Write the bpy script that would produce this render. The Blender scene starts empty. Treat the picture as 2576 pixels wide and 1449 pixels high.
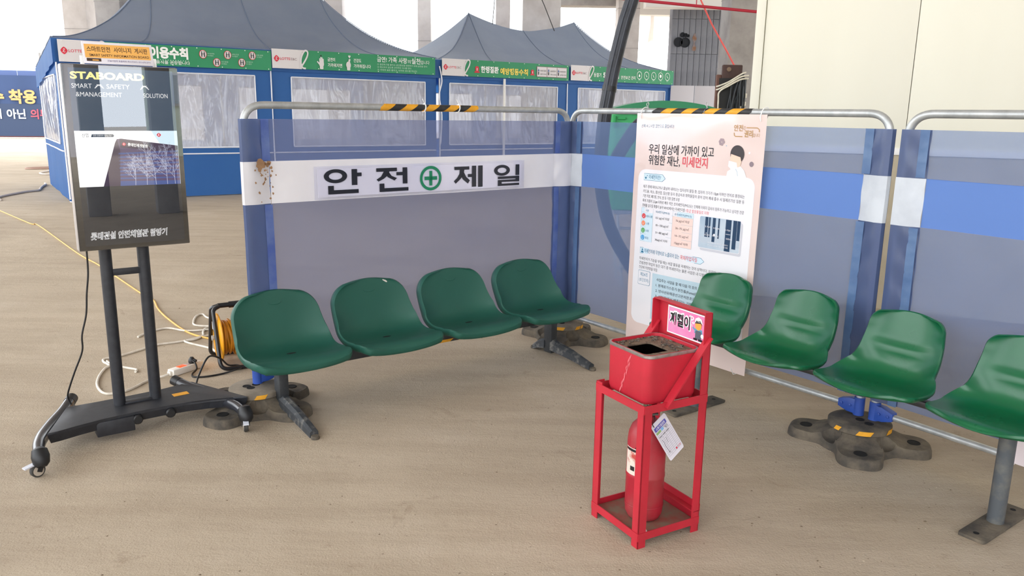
import bpy, bmesh, math, random
from mathutils import Vector, Matrix, noise

PI = math.pi
SC = bpy.context.scene
COL = SC.collection
random.seed(7)

# ------------------------------------------------------------------ camera
cam_d = bpy.data.cameras.new('camera')
cam_d.sensor_width = 36.0
cam_d.lens = 36.0 * 1984.19 / 2576.0
cam_d.clip_end = 400
cam = bpy.data.objects.new('camera', cam_d)
cam.matrix_world = (Matrix.Translation((0, 0, 1.55))
                    @ Matrix.Rotation(PI / 2 - 0.2173, 4, 'X')
                    @ Matrix.Rotation(0.0147, 4, 'Z'))
COL.objects.link(cam)
SC.camera = cam

# ------------------------------------------------------------------ sky and exposure
world = bpy.data.worlds.new('overcast_sky')
SC.world = world
world.use_nodes = True
bg = world.node_tree.nodes['Background']
bg.inputs['Color'].default_value = (0.93, 0.965, 1.0, 1)
bg.inputs['Strength'].default_value = 4.6
SC.view_settings.view_transform = 'Standard'
SC.view_settings.look = 'None'
SC.view_settings.gamma = 1.0
SC.view_settings.use_curve_mapping = False
SC.view_settings.exposure = 0.0
# ------------------------------------------------------------------ materials
def lin(c):
    if isinstance(c, str):
        c = [int(c[i:i + 2], 16) / 255 for i in (0, 2, 4)]
    return tuple((v / 12.92 if v <= 0.04045 else ((v + 0.055) / 1.055) ** 2.4) for v in c)

def rgba(c):
    return (*lin(c), 1.0)

MATS = {}

def mat(name, c, rough=0.6, metal=0.0, c2=None, scale=8.0, amt=(0.4, 0.65), bump=0.0, bscale=40.0,
        spec=0.5, emit=0.0, coat=0.0, stretch=None, detail=4.0, trans=0.0, rvar=0.0):
    """procedural principled material: two tones mixed by object space noise, optional bump"""
    if name in MATS:
        return MATS[name]
    m = bpy.data.materials.new(name)
    m.use_nodes = True
    nt = m.node_tree
    N, L = nt.nodes, nt.links
    b = N['Principled BSDF']
    b.inputs['Base Color'].default_value = rgba(c)
    b.inputs['Roughness'].default_value = rough
    b.inputs['Metallic'].default_value = metal
    b.inputs['Specular IOR Level'].default_value = spec
    if coat:
        b.inputs['Coat Weight'].default_value = coat
        b.inputs['Coat Roughness'].default_value = 0.08
    if emit:
        b.inputs['Emission Color'].default_value = rgba(c)
        b.inputs['Emission Strength'].default_value = emit
    vec = None
    if c2 is not None or bump or rvar:
        tc = N.new('ShaderNodeTexCoord')
        mp = N.new('ShaderNodeMapping')
        if stretch:
            mp.inputs['Scale'].default_value = stretch
        L.new(tc.outputs['Object'], mp.inputs['Vector'])
        vec = mp.outputs['Vector']
    if c2 is not None:
        n = N.new('ShaderNodeTexNoise')
        n.inputs['Scale'].default_value = scale
        n.inputs['Detail'].default_value = detail
        n.inputs['Roughness'].default_value = 0.6
        L.new(vec, n.inputs['Vector'])
        r = N.new('ShaderNodeValToRGB')
        r.color_ramp.elements[0].position = amt[0]
        r.color_ramp.elements[1].position = amt[1]
        r.color_ramp.elements[0].color = rgba(c)
        r.color_ramp.elements[1].color = rgba(c2)
        L.new(n.outputs['Fac'], r.inputs['Fac'])
        L.new(r.outputs['Color'], b.inputs['Base Color'])
        if rvar:
            mr = N.new('ShaderNodeMapRange')
            mr.inputs['To Min'].default_value = rough
            mr.inputs['To Max'].default_value = min(1.0, rough + rvar)
            L.new(n.outputs['Fac'], mr.inputs['Value'])
            L.new(mr.outputs['Result'], b.inputs['Roughness'])
    if bump:
        n2 = N.new('ShaderNodeTexNoise')
        n2.inputs['Scale'].default_value = bscale
        n2.inputs['Detail'].default_value = 4
        L.new(vec, n2.inputs['Vector'])
        bp = N.new('ShaderNodeBump')
        bp.inputs['Strength'].default_value = bump
        bp.inputs['Distance'].default_value = 0.01
        L.new(n2.outputs['Fac'], bp.inputs['Height'])
        L.new(bp.outputs['Normal'], b.inputs['Normal'])
    if trans:
        tr = N.new('ShaderNodeBsdfTranslucent')
        tr.inputs['Color'].default_value = rgba(c2 or c)
        mx = N.new('ShaderNodeMixShader')
        mx.inputs['Fac'].default_value = trans
        L.new(b.outputs['BSDF'], mx.inputs[1])
        L.new(tr.outputs['BSDF'], mx.inputs[2])
        L.new(mx.outputs['Shader'], N['Material Output'].inputs['Surface'])
    MATS[name] = m
    return m

def sheet_mat(name, tint, body, cover, transl=0.4, rough=0.6, gloss=0.0, weave=0.0, back=None):
    """thin see-through sheet: transparent + diffuse + translucent (+ glossy)"""
    if name in MATS:
        return MATS[name]
    m = bpy.data.materials.new(name)
    m.use_nodes = True
    nt = m.node_tree
    N, L = nt.nodes, nt.links
    N.remove(N['Principled BSDF'])
    tp = N.new('ShaderNodeBsdfTransparent')
    tp.inputs['Color'].default_value = rgba(tint)
    df = N.new('ShaderNodeBsdfDiffuse')
    df.inputs['Color'].default_value = rgba(body)
    tl = N.new('ShaderNodeBsdfTranslucent')
    tl.inputs['Color'].default_value = rgba(back or body)
    m1 = N.new('ShaderNodeMixShader')
    m1.inputs['Fac'].default_value = transl
    L.new(df.outputs[0], m1.inputs[1]); L.new(tl.outputs[0], m1.inputs[2])
    src = m1
    tc = N.new('ShaderNodeTexCoord')
    if gloss:
        gl = N.new('ShaderNodeBsdfGlossy')
        gl.inputs['Roughness'].default_value = rough
        gl.inputs['Color'].default_value = (0.9, 0.9, 0.9, 1)
        m2 = N.new('ShaderNodeMixShader')
        m2.inputs['Fac'].default_value = gloss
        L.new(m1.outputs[0], m2.inputs[1]); L.new(gl.outputs[0], m2.inputs[2])
        src = m2
    mx = N.new('ShaderNodeMixShader')
    mx.inputs['Fac'].default_value = cover
    if weave:
        n = N.new('ShaderNodeTexNoise')
        n.inputs['Scale'].default_value = 2.2
        n.inputs['Detail'].default_value = 5
        L.new(tc.outputs['Object'], n.inputs['Vector'])
        mr = N.new('ShaderNodeMapRange')
        mr.inputs['To Min'].default_value = cover - weave
        mr.inputs['To Max'].default_value = cover + weave
        L.new(n.outputs['Fac'], mr.inputs['Value'])
        L.new(mr.outputs['Result'], mx.inputs['Fac'])
    L.new(tp.outputs[0], mx.inputs[1]); L.new(src.outputs[0], mx.inputs[2])
    L.new(mx.outputs[0], N['Material Output'].inputs['Surface'])
    MATS[name] = m
    return m

# ------------------------------------------------------------------ object helpers
def tag(o, label=None, cat=None, group=None, kind=None):
    if label: o['label'] = label
    if cat: o['category'] = cat
    if group: o['group'] = group
    if kind: o['kind'] = kind
    return o

def thing(name, label, cat, loc=(0, 0, 0), rz=0.0, group=None, kind=None):
    o = bpy.data.objects.new(name, None)
    o.empty_display_size = 0.1
    COL.objects.link(o)
    o.location = loc
    o.rotation_euler = (0, 0, rz)
    return tag(o, label, cat, group, kind)

def copy_tree(o, parent=None, loc=None, rz=None):
    c = o.copy()
    COL.objects.link(c)
    if parent is not None:
        c.parent = parent
    if loc is not None: c.location = loc
    if rz is not None: c.rotation_euler = (0, 0, rz)
    for ch in list(o.children):
        copy_tree(ch, c)
    return c

def smooth_path(pts, n=6, closed=False):
    P = [Vector(p) for p in pts]
    out = []
    m = len(P)
    rng = range(m) if closed else range(m - 1)
    for i in rng:
        if closed:
            a, b, c, d = P[(i - 1) % m], P[i], P[(i + 1) % m], P[(i + 2) % m]
        else:
            a, b, c, d = P[max(i - 1, 0)], P[i], P[i + 1], P[min(i + 2, m - 1)]
        for k in range(n):
            t = k / n
            out.append(0.5 * ((2 * b) + (c - a) * t + (2 * a - 5 * b + 4 * c - d) * t * t + (3 * b - a - 3 * c + d) * t ** 3))
    if not closed:
        out.append(P[-1])
    return out

def fillet(pts, r, n=6, closed=False):
    """round the corners of a polyline"""
    P = [Vector(p) for p in pts]
    out = []
    m = len(P)
    for i in range(m):
        if not closed and i in (0, m - 1):
            out.append(P[i]); continue
        a, b, c = P[(i - 1) % m], P[i], P[(i + 1) % m]
        rr = min(r, (a - b).length * 0.49, (c - b).length * 0.49)
        s = b + (a - b).normalized() * rr
        e = b + (c - b).normalized() * rr
        for k in range(n + 1):
            t = k / n
            out.append((1 - t) ** 2 * s + 2 * t * (1 - t) * b + t * t * e)
    return out

class MB:
    """collects shapes; build() links them as ONE mesh object"""
    def __init__(s):
        s.v, s.f, s.mi = [], [], []
        s.sm = []
    def add(s, verts, faces, mi=0, smooth=True):
        o = len(s.v)
        s.v.extend([tuple(p) for p in verts])
        for f in faces:
            s.f.append([o + i for i in f]); s.mi.append(mi); s.sm.append(smooth)
        return s
    def from_bm(s, bm, mi=0, smooth=True):
        bm.verts.index_update()
        s.add([v.co.copy() for v in bm.verts], [[v.index for v in f.verts] for f in bm.faces], mi, smooth)
        bm.free()
        return s
    def box(s, c, d, rot=None, bev=0.0, mi=0, seg=2):
        bm = bmesh.new()
        M = Matrix.Translation(c)
        if rot is not None:
            M = M @ (rot if isinstance(rot, Matrix) else Matrix.Rotation(rot, 4, 'Z'))
        bmesh.ops.create_cube(bm, size=1.0, matrix=Matrix.Diagonal((d[0], d[1], d[2], 1)))
        if bev:
            bmesh.ops.bevel(bm, geom=list(bm.edges), offset=min(bev, min(d) * 0.45), segments=seg, affect='EDGES', profile=0.5)
        bmesh.ops.transform(bm, matrix=M, verts=list(bm.verts))
        return s.from_bm(bm, mi, bev > 0)
    def span(s, a, b, bev=0.0, mi=0):
        a, b = Vector(a), Vector(b)
        return s.box((a + b) / 2, [abs(x) for x in (b - a)], None, bev, mi)
    def bar(s, p, q, w, h, up=(0, 0, 1), bev=0.0, mi=0):
        p, q = Vector(p), Vector(q)
        d = (q - p); L = d.length
        x = d.normalized(); u = Vector(up)
        y = u.cross(x)
        if y.length < 1e-5: y = Vector((0, 1, 0)).cross(x)
        y.normalize(); z = x.cross(y)
        R = Matrix((x, y, z)).transposed().to_4x4()
        return s.box((p + q) / 2, (L, w, h), R, bev, mi)
    def tube(s, path, r, n=10, mi=0, caps=True, closed=False, rad=None):
        P = [Vector(p) for p in path]
        m = len(P)
        T = []
        for i in range(m):
            if closed: t = P[(i + 1) % m] - P[(i - 1) % m]
            else: t = P[min(i + 1, m - 1)] - P[max(i - 1, 0)]
            T.append(t.normalized())
        ref = Vector((0, 0, 1)) if abs(T[0].z) < 0.9 else Vector((1, 0, 0))
        u = T[0].cross(ref).normalized()
        vs, fs = [], []
        for i in range(m):
            u = (u - T[i] * u.dot(T[i])).normalized()
            w = T[i].cross(u)
            rr = rad(i / (m - 1)) if rad else r
            for k in range(n):
                a = 2 * PI * k / n
                vs.append(P[i] + (u * math.cos(a) + w * math.sin(a)) * rr)
        for i in range(m if closed else m - 1):
            j = (i + 1) % m
            for k in range(n):
                fs.append([i * n + k, i * n + (k + 1) % n, j * n + (k + 1) % n, j * n + k])
        if caps and not closed:
            fs.append(list(range(n))[::-1]); fs.append([(m - 1) * n + k for k in range(n)])
        return s.add(vs, fs, mi, True)
    def lathe(s, prof, n=24, c=(0, 0, 0), rot=None, mi=0, caps=True):
        vs, fs = [], []
        M = Matrix.Translation(c) @ (rot or Matrix.Identity(4))
        for r, z in prof:
            for k in range(n):
                a = 2 * PI * k / n
                vs.append(M @ Vector((r * math.cos(a), r * math.sin(a), z)))
        for i in range(len(prof) - 1):
            for k in range(n):
                fs.append([i * n + k, i * n + (k + 1) % n, (i + 1) * n + (k + 1) % n, (i + 1) * n + k])
        if caps:
            fs.append(list(range(n))[::-1]); fs.append([(len(prof) - 1) * n + k for k in range(n)])
        return s.add(vs, fs, mi, True)
    def prism(s, poly, z0, z1, M=None, mi=0, bev=0.0):
        """polygon (x,y) extruded z0..z1"""
        n = len(poly)
        M = M or Matrix.Identity(4)
        vs = [M @ Vector((x, y, z0)) for x, y in poly] + [M @ Vector((x, y, z1)) for x, y in poly]
        fs = [list(range(n))[::-1], list(range(n, 2 * n))] + [[i, (i + 1) % n, n + (i + 1) % n, n + i] for i in range(n)]
        if bev:
            bm = bmesh.new()
            bv = [bm.verts.new(v) for v in vs]
            for f in fs: bm.faces.new([bv[i] for i in f])
            bmesh.ops.bevel(bm, geom=list(bm.edges), offset=bev, segments=2, affect='EDGES', profile=0.5)
            return s.from_bm(bm, mi, True)
        return s.add(vs, fs, mi, False)
    def grid(s, fn, nu, nv, mi=0, smooth=True, flip=False):
        vs = [fn(i / nu, j / nv) for j in range(nv + 1) for i in range(nu + 1)]
        fs = []
        for j in range(nv):
            for i in range(nu):
                a = j * (nu + 1) + i
                q = [a, a + 1, a + nu + 2, a + nu + 1]
                fs.append(q[::-1] if flip else q)
        return s.add(vs, fs, mi, smooth)
    def mesh(s, name, mats):
        me = bpy.data.meshes.new(name)
        me.from_pydata(s.v, [], s.f)
        for m in (mats if isinstance(mats, (list, tuple)) else [mats]):
            me.materials.append(m)
        me.polygons.foreach_set('material_index', s.mi)
        me.polygons.foreach_set('use_smooth', s.sm)
        me.update()
        if any(s.sm):
            me.set_sharp_from_angle(angle=math.radians(38))
        return me
    def build(s, name, mats, parent=None, label=None, kind=None, loc=None):
        o = bpy.data.objects.new(name, s.mesh(name, mats))
        COL.objects.link(o)
        if parent is not None: o.parent = parent
        if loc is not None: o.location = loc
        if label: o['label'] = label
        if kind: o['kind'] = kind
        return o

# ------------------------------------------------------------------ flat print (lettering, pictograms)
_T = {}
_PENDING = []          # (art, text call) waiting for the one-go glyph meshing at the end of the script
_ARTS = []

def glyph_batch(strings, bold, res):
    """mesh many strings at once: one per line of a text block, then split by line"""
    c = bpy.data.curves.new('lettering', 'FONT')
    c.body = '\n'.join(strings); c.offset = bold; c.resolution_u = res; c.space_line = 3
    o = bpy.data.objects.new('lettering', c)
    m = bpy.data.meshes.new_from_object(o)
    V = [(v.co.x, v.co.y) for v in m.vertices]
    line = [round((0.35 - y) / 3) for x, y in V]
    idx = {}
    new = [[] for _ in strings]
    for i, (x, y) in enumerate(V):
        idx[i] = len(new[line[i]]); new[line[i]].append((x, y + 3 * line[i]))
    fac = [[] for _ in strings]
    for p in m.polygons:
        q = list(p.vertices)
        fac[line[q[0]]].append([idx[i] for i in q])
    bpy.data.objects.remove(o); bpy.data.curves.remove(c); bpy.data.meshes.remove(m)
    for s_, v, f in zip(strings, new, fac):
        _T[(s_, bold, res)] = (v, f)

def flush_art():
    need = {}
    for art, sub, k in _PENDING:
        need.setdefault((k['bold'], k['res']), {})[k['txt']] = 1
    for (bold, res), d in need.items():
        glyph_batch(list(d), bold, res)
    for art, sub, k in _PENDING:
        art.cur = sub
        art._place(**k)
    for sub in _ARTS:
        old = sub[3].data
        sub[3].data = sub[1].mesh(sub[0], sub[2])
        bpy.data.meshes.remove(old)

class Art:
    """flat print in a local (u, v) plane: point = O + u*U + v*V + layer*N"""
    def __init__(s, O, U, V, step=0.0006):
        s.O, s.U, s.V = Vector(O), Vector(U).normalized(), Vector(V).normalized()
        s.N = s.U.cross(s.V).normalized()
        s.subs = []; s.step = step; s.warp = None; s.kv = 1.0; s.cur = None
    def P(s, u, v, lay):
        p = s.O + s.U * u + s.V * (v * s.kv) + s.N * (lay * s.step)
        if s.warp: p = p + s.N * s.warp(u, v)
        return p
    def part(s, name):
        """what follows becomes a part of its own"""
        s.cur = [name, MB(), [], None]
        s.subs.append(s.cur)
        return s
    @property
    def mb(s):
        if s.cur is None: s.part('print')
        return s.cur[1]
    def m(s, mt):
        if s.cur is None: s.part('print')
        if mt not in s.cur[2]: s.cur[2].append(mt)
        return s.cur[2].index(mt)
    def poly(s, pts, mt, lay=1):
        s.mb.add([s.P(u, v, lay) for u, v in pts], [list(range(len(pts)))], s.m(mt), False)
    def rect(s, u0, v0, u1, v1, mt, lay=1, r=0.0, nseg=5):
        if r <= 0:
            return s.poly([(u0, v0), (u1, v0), (u1, v1), (u0, v1)], mt, lay)
        pts = []
        for cx, cy, a0 in ((u1 - r, v0 + r, -90), (u1 - r, v1 - r, 0), (u0 + r, v1 - r, 90), (u0 + r, v0 + r, 180)):
            for k in range(nseg + 1):
                a = math.radians(a0 + 90 * k / nseg)
                pts.append((cx + r * math.cos(a), cy + r * math.sin(a)))
        s.poly(pts, mt, lay)
    def disc(s, u, v, r, mt, lay=1, ry=None, n=24):
        ry = ry or r
        s.poly([(u + r * math.cos(2 * PI * k / n), v + ry * math.sin(2 * PI * k / n)) for k in range(n)], mt, lay)
    def ring(s, u, v, ro, ri, mt, lay=1, ky=1.0, n=32, kyi=None):
        kyi = kyi or ky
        vs, fs = [], []
        for k in range(n):
            c, q = math.cos(2 * PI * k / n), math.sin(2 * PI * k / n)
            vs.append(s.P(u + ro * c, v + ro * ky * q, lay)); vs.append(s.P(u + ri * c, v + ri * kyi * q, lay))
        for k in range(n):
            a, b = 2 * k, 2 * ((k + 1) % n)
            fs.append([a, b, b + 1, a + 1])
        s.mb.add(vs, fs, s.m(mt), False)
    def stroke(s, pts, w, mt, lay=1, taper=None):
        n = len(pts)
        vs, fs = [], []
        for i, (u, v) in enumerate(pts):
            a, b = pts[max(i - 1, 0)], pts[min(i + 1, n - 1)]
            dx, dy = b[0] - a[0], b[1] - a[1]
            l = math.hypot(dx, dy) or 1
            ww = w * (taper(i / (n - 1)) if taper else 1) / 2
            vs.append(s.P(u - dy / l * ww, v + dx / l * ww, lay)); vs.append(s.P(u + dy / l * ww, v - dx / l * ww, lay))
        for i in range(n - 1):
            fs.append([2 * i, 2 * i + 1, 2 * i + 3, 2 * i + 2])
        s.mb.add(vs, fs, s.m(mt), False)
    def frame(s, u0, v0, u1, v1, w, mt, lay=1):
        s.rect(u0, v0, u1, v0 + w, mt, lay); s.rect(u0, v1 - w, u1, v1, mt, lay)
        s.rect(u0, v0, u0 + w, v1, mt, lay); s.rect(u1 - w, v0, u1, v1, mt, lay)
    def text(s, txt, u, v, h, mt, lay=2, width=None, bold=0.0, align='L', shear=0.0, res=3, rot=0.0):
        """text whose capital height is about h; v is the baseline; width squeezes it to fit"""
        s.m(mt)
        _PENDING.append((s, s.cur, dict(txt=txt, u=u, v=v, h=h, mt=mt, lay=lay, width=width, bold=bold, align=align, shear=shear, res=res, rot=rot)))
    def _place(s, txt, u, v, h, mt, lay, width, bold, align, shear, res, rot):
        V, F = _T[(txt, bold, res)]
        if not V: return
        x0 = min(p[0] for p in V); x1 = max(p[0] for p in V)
        sy = h / 0.82
        sx = sy if width is None else width / (x1 - x0)
        W = (x1 - x0) * sx
        off = {'L': 0, 'C': -W / 2, 'R': -W}[align]
        c, q = math.cos(rot), math.sin(rot)
        vs = []
        for x, y in V:
            a, b = (x - x0) * sx + off + shear * y * sy, y * sy
            vs.append(s.P(u + a * c - b * q, v + a * q + b * c, lay))
        s.mb.add(vs, F, s.m(mt), False)
    def build(s, name, parent, label=None):
        for sub in s.subs:
            if sub[0] == 'print': sub[0] = name
            sub[3] = MB().build(sub[0], sub[2], parent)
            _ARTS.append(sub)
# ------------------------------------------------------------------ palette
M_CONC = mat('raw_concrete', 'a8a4a2', 0.85, c2='95918f', scale=2.5, bump=0.15, bscale=14)
M_CONC_W = mat('pale_concrete', 'cfcac8', 0.85, c2='bdb7b4', scale=1.5, bump=0.1, bscale=10)
M_CONC_D = mat('dark_formed_concrete', '8c8f98', 0.85, c2='777a84', scale=1.2, amt=(0.35, 0.7), bump=0.1, bscale=12)
M_CREAM = mat('cream_panel_steel', 'efecdb', 0.42, c2='ebe8d6', scale=0.8, stretch=(1, 1, 0.2))
M_KHAKI = mat('khaki_plinth', 'beb29a', 0.8, c2='b2a68c', scale=3)
M_WHITE = mat('white_paint', 'eceae6', 0.5)
M_BLACK = mat('black_paint', '17181b', 0.45)
M_BLACKM = mat('black_powder_coat', '202228', 0.5, c2='2a2c32', scale=30, bump=0.05, bscale=300)
M_RUBBER = mat('dusty_black_rubber', '443f39', 0.9, c2='736858', scale=9, amt=(0.38, 0.72), bump=0.25, bscale=60)
M_GALV = mat('galvanised_steel', 'c3c6c6', 0.36, metal=0.55, c2='a6a9aa', scale=14, amt=(0.35, 0.7), stretch=(1, 1, 1), rvar=0.2)
M_HOLE = mat('dark_hole', '0b0b0b', 0.95)  # flat black stands in for the darkness inside holes and slots
M_YEL = mat('yellow_hazard_tape', 'e8a527', 0.55, c2='d99a24', scale=20)
M_BLKTAPE = mat('black_hazard_tape', '262628', 0.55, c2='323232', scale=20)
M_ZIP = mat('white_nylon', 'eeeeec', 0.4)
M_RED = mat('red_enamel', 'ba2133', 0.42, c2='ae1e2e', scale=6, rvar=0.15, bump=0.03, bscale=80)

def floor_material():
    m = bpy.data.materials.new('dusty_concrete_floor')
    m.use_nodes = True
    nt = m.node_tree; N, L = nt.nodes, nt.links
    b = N['Principled BSDF']
    b.inputs['Roughness'].default_value = 0.82
    b.inputs['Specular IOR Level'].default_value = 0.3
    tc = N.new('ShaderNodeTexCoord')
    def noi(scale, detail=6, rough=0.6, st=None, dist=0.0):
        mp = N.new('ShaderNodeMapping')
        if st: mp.inputs['Scale'].default_value = st[:3]; mp.inputs['Rotation'].default_value = (0, 0, st[3])
        L.new(tc.outputs['Object'], mp.inputs['Vector'])
        n = N.new('ShaderNodeTexNoise')
        n.inputs['Scale'].default_value = scale; n.inputs['Detail'].default_value = detail
        n.inputs['Roughness'].default_value = rough; n.inputs['Distortion'].default_value = dist
        L.new(mp.outputs['Vector'], n.inputs['Vector'])
        return n.outputs['Fac']
    def ramp(src, p0, p1, c0, c1):
        r = N.new('ShaderNodeValToRGB')
        r.color_ramp.elements[0].position = p0; r.color_ramp.elements[1].position = p1
        r.color_ramp.elements[0].color = c0 if len(c0) == 4 else (*c0, 1)
        r.color_ramp.elements[1].color = c1 if len(c1) == 4 else (*c1, 1)
        L.new(src, r.inputs['Fac'])
        return r.outputs['Color']
    def mix(fac, a, c, mode='MIX'):
        x = N.new('ShaderNodeMix'); x.data_type = 'RGBA'; x.blend_type = mode
        if isinstance(fac, float): x.inputs[0].default_value = fac
        else: L.new(fac, x.inputs[0])
        for s, i in ((a, 6), (c, 7)):
            if isinstance(s, tuple): x.inputs[i].default_value = s
            else: L.new(s, x.inputs[i])
        return x.outputs[2]
    base = ramp(noi(0.55, 7, 0.62, dist=0.4), 0.34, 0.68, rgba('ae9f8b'), rgba('c0b19c'))
    streak = ramp(noi(2.2, 6, 0.65, (0.35, 2.6, 1, 0.25)), 0.42, 0.62, (1, 1, 1, 1), (0.86, 0.84, 0.82, 1))
    c = mix(0.75, base, streak, 'MULTIPLY')
    blot = ramp(noi(3.4, 8, 0.7, dist=0.8), 0.60, 0.72, (1, 1, 1, 1), (0.74, 0.70, 0.66, 1))
    c = mix(0.9, c, blot, 'MULTIPLY')
    pale = ramp(noi(1.3, 5, 0.6, (1, 1, 1, 1.0)), 0.55, 0.75, (0, 0, 0, 1), (0.35, 0.35, 0.35, 1))
    c = mix(pale, c, rgba('cbbfae'))
    # grit: small dark specks that thin out in patches
    spk = ramp(noi(62, 2, 0.5, (1, 1, 1, 0.4)), 0.69, 0.75, (0, 0, 0, 1), (1, 1, 1, 1))
    area = ramp(noi(1.9, 4), 0.42, 0.62, (0, 0, 0, 1), (1, 1, 1, 1))
    sm = N.new('ShaderNodeMath'); sm.operation = 'MULTIPLY'
    L.new(spk, sm.inputs[0]); L.new(area, sm.inputs[1])
    c = mix(sm.outputs[0], c, rgba('5b4a38'))
    lsp = ramp(noi(85, 1, 0.5, (1, 1, 1, 2.0)), 0.74, 0.79, (0, 0, 0, 1), (0.7, 0.7, 0.7, 1))
    c = mix(lsp, c, rgba('ddd2bf'))
    L.new(c, b.inputs['Base Color'])
    h1 = noi(18, 8, 0.7); h2 = noi(5, 5, 0.6, (0.4, 2.2, 1, 0.25)); h3 = noi(120, 3)
    a1 = N.new('ShaderNodeMath'); a1.operation = 'MULTIPLY_ADD'; a1.inputs[1].default_value = 0.8
    L.new(h2, a1.inputs[0]); L.new(h1, a1.inputs[2])
    a2 = N.new('ShaderNodeMath'); a2.operation = 'MULTIPLY_ADD'; a2.inputs[1].default_value = 0.5
    L.new(h3, a2.inputs[0]); L.new(a1.outputs[0], a2.inputs[2])
    bp = N.new('ShaderNodeBump'); bp.inputs['Strength'].default_value = 0.45; bp.inputs['Distance'].default_value = 0.012
    L.new(a2.outputs[0], bp.inputs['Height']); L.new(bp.outputs['Normal'], b.inputs['Normal'])
    return m

M_FLOOR = floor_material()
mb = MB(); mb.grid(lambda u, v: (-60 + 120 * u, -45 + 110 * v, 0.0), 12, 11, smooth=False)
tag(mb.build('floor', M_FLOOR), kind='structure')

# ------------------------------------------------------------------ slab and columns of the unfinished storey
CZ = 7.2
mb = MB(); mb.prism([(-9.2, -3.0), (0.0, -4.0), (2.0, -9.0), (14, -9.0), (14, 22.3), (-8.0, 22.3), (-9.5, 29.0), (-22.0, 29.0), (-17.0, 14.0), (-9.2, 7.0)], CZ, CZ + .3)  # unseen slab
tag(mb.build('ceiling', M_CONC_W), kind='structure')
def column(x, y, w, d, z1=7.2, m=None, rz=0.0, z0=0.0, joints=True):
    mb = MB()
    zs = [z0, z0 + 1.22, z0 + 2.42, z0 + 3.62, z0 + 4.82, z1] if joints else [z0, z1]
    mb.box((0, 0, (z0 + z1) / 2), (w, d, z1 - z0), None, 0.015)
    o = mb.build('column', m or M_CONC_W)
    o.location = (x, y, 0); o.rotation_euler = (0, 0, rz)
    tag(o, kind='structure')
    # recessed pour joints: thin raised grey bands stand in for their groove shadow
    if joints:
        jb = MB()
        for z in zs[1:-1]:
            jb.span((-w / 2 - 0.004, -d / 2 - 0.004, z), (w / 2 + 0.004, d / 2 + 0.004, z + 0.018))
        jb.build('pour_joint', M_CONC, o)
    return o

def colpx(x0, x1, y, d=None, **k):
    """column whose front face spans x0..x1 at distance y"""
    column((x0 + x1) / 2, y + (d or (x1 - x0)) / 2, x1 - x0, d or (x1 - x0), **k)

colpx(-12.21, -11.58, 22.3, z1=9)
colpx(-8.44, -7.93, 16.6, m=M_CONC)
colpx(-6.80, -6.34, 22.4, z1=7)
colpx(-5.14, -4.65, 22.2)
colpx(-2.90, -2.51, 24.4, z1=9)
colpx(-0.58, -0.17, 23.6, z1=9)
colpx(0.18, 1.22, 22.6)
colpx(3.20, 3.88, 26.0)
colpx(3.78, 4.50, 14.6, m=M_CONC)
# structure behind the photographer, seen in the glossy screen
for x, y in ((4.55, -2.72), (5.24, -2.10), (-2.5, -3.5), (-8.8, 4.0), (-8.8, -3.4)):
    column(x, y, 0.30 if x > 3 else 0.6, 0.30 if x > 3 else 0.6, m=M_CONC, rz=0.75)

mb = MB(); mb.span((10.8, -4.2, 0), (11.0, 3.0, CZ)); tag(mb.build('light_block_wall', M_CONC), kind='structure')  # unseen wall, added to block light and darken the floor at lower right
# far bay on the right: soffit, beams, formed wall, hoarding
mb = MB(); mb.span((1.2, 22.4, 5.6), (13, 32, 5.9))
tag(mb.build('ceiling', M_CONC_W), kind='structure')
for k, (a, b, m) in enumerate([
        ((-10.6, 24.0, 4.57), (-7.6, 24.7, 5.9), M_CONC_W),
        ((1.4, 27.0, 5.02), (3.5, 27.6, 5.6), M_CONC),
        ((3.9, 25.0, 4.75), (9.0, 25.5, 5.6), M_WHITE),
        ((4.0, 29.0, 5.0), (12.0, 29.5, 5.6), M_WHITE)]):
    mb = MB(); mb.span(a, b, 0.01)
    tag(mb.build('trim_%d' % (k + 1), m), kind='structure')

# formed concrete wall with round sleeves, made of shuttering bays
wy = 27.0
wx0, wx1 = 5.10, 7.20
mb = MB(); mb.span((wx0, wy + 0.03, 0), (wx1, wy + 0.5, 5.6))
wb = tag(mb.build('wall_back', M_CONC_D), kind='structure')
rows = [(0.0, 1.35), (1.35, 2.45), (2.45, 3.55), (3.55, 4.65), (4.65, 5.6)]
ncol = 11
pw = (wx1 - wx0) / ncol
pm = {}
for r, (z0, z1) in enumerate(rows):
    for c in range(ncol):
        key = round(z1 - z0, 3)
        if key not in pm:
            b = MB(); b.box((0, 0, 0), (pw - 0.012, 0.06, z1 - z0 - 0.014), None, 0.004)
            pm[key] = b.mesh('shuttering_panel', M_CONC_D)
        o = bpy.data.objects.new('shuttering_panel', pm[key]); COL.objects.link(o)
        o.parent = wb
        o.location = (wx0 + pw * (c + 0.5), wy + 0.02 + random.uniform(-0.006, 0.006), (z0 + z1) / 2)
for x, z, r in ((5.33, 3.92, 0.145), (5.55, 3.91, 0.15), (5.45, 4.15, 0.075), (5.555, 4.14, 0.06), (5.635, 4.12, 0.045)):
    b = MB(); R = Matrix.Rotation(PI / 2, 4, 'X')
    b.lathe([(r * 1.06, -0.02), (r * 1.06, 0.05), (r * 0.94, 0.05), (r * 0.94, 0.022), (0.001, 0.022)], 20, (0, 0, 0), R, 0, False)
    o = b.build('pipe_sleeve', mat('dark_sleeve', '22262e', 0.8), wb, loc=(x, wy - 0.005, z))
mb = MB()
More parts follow.
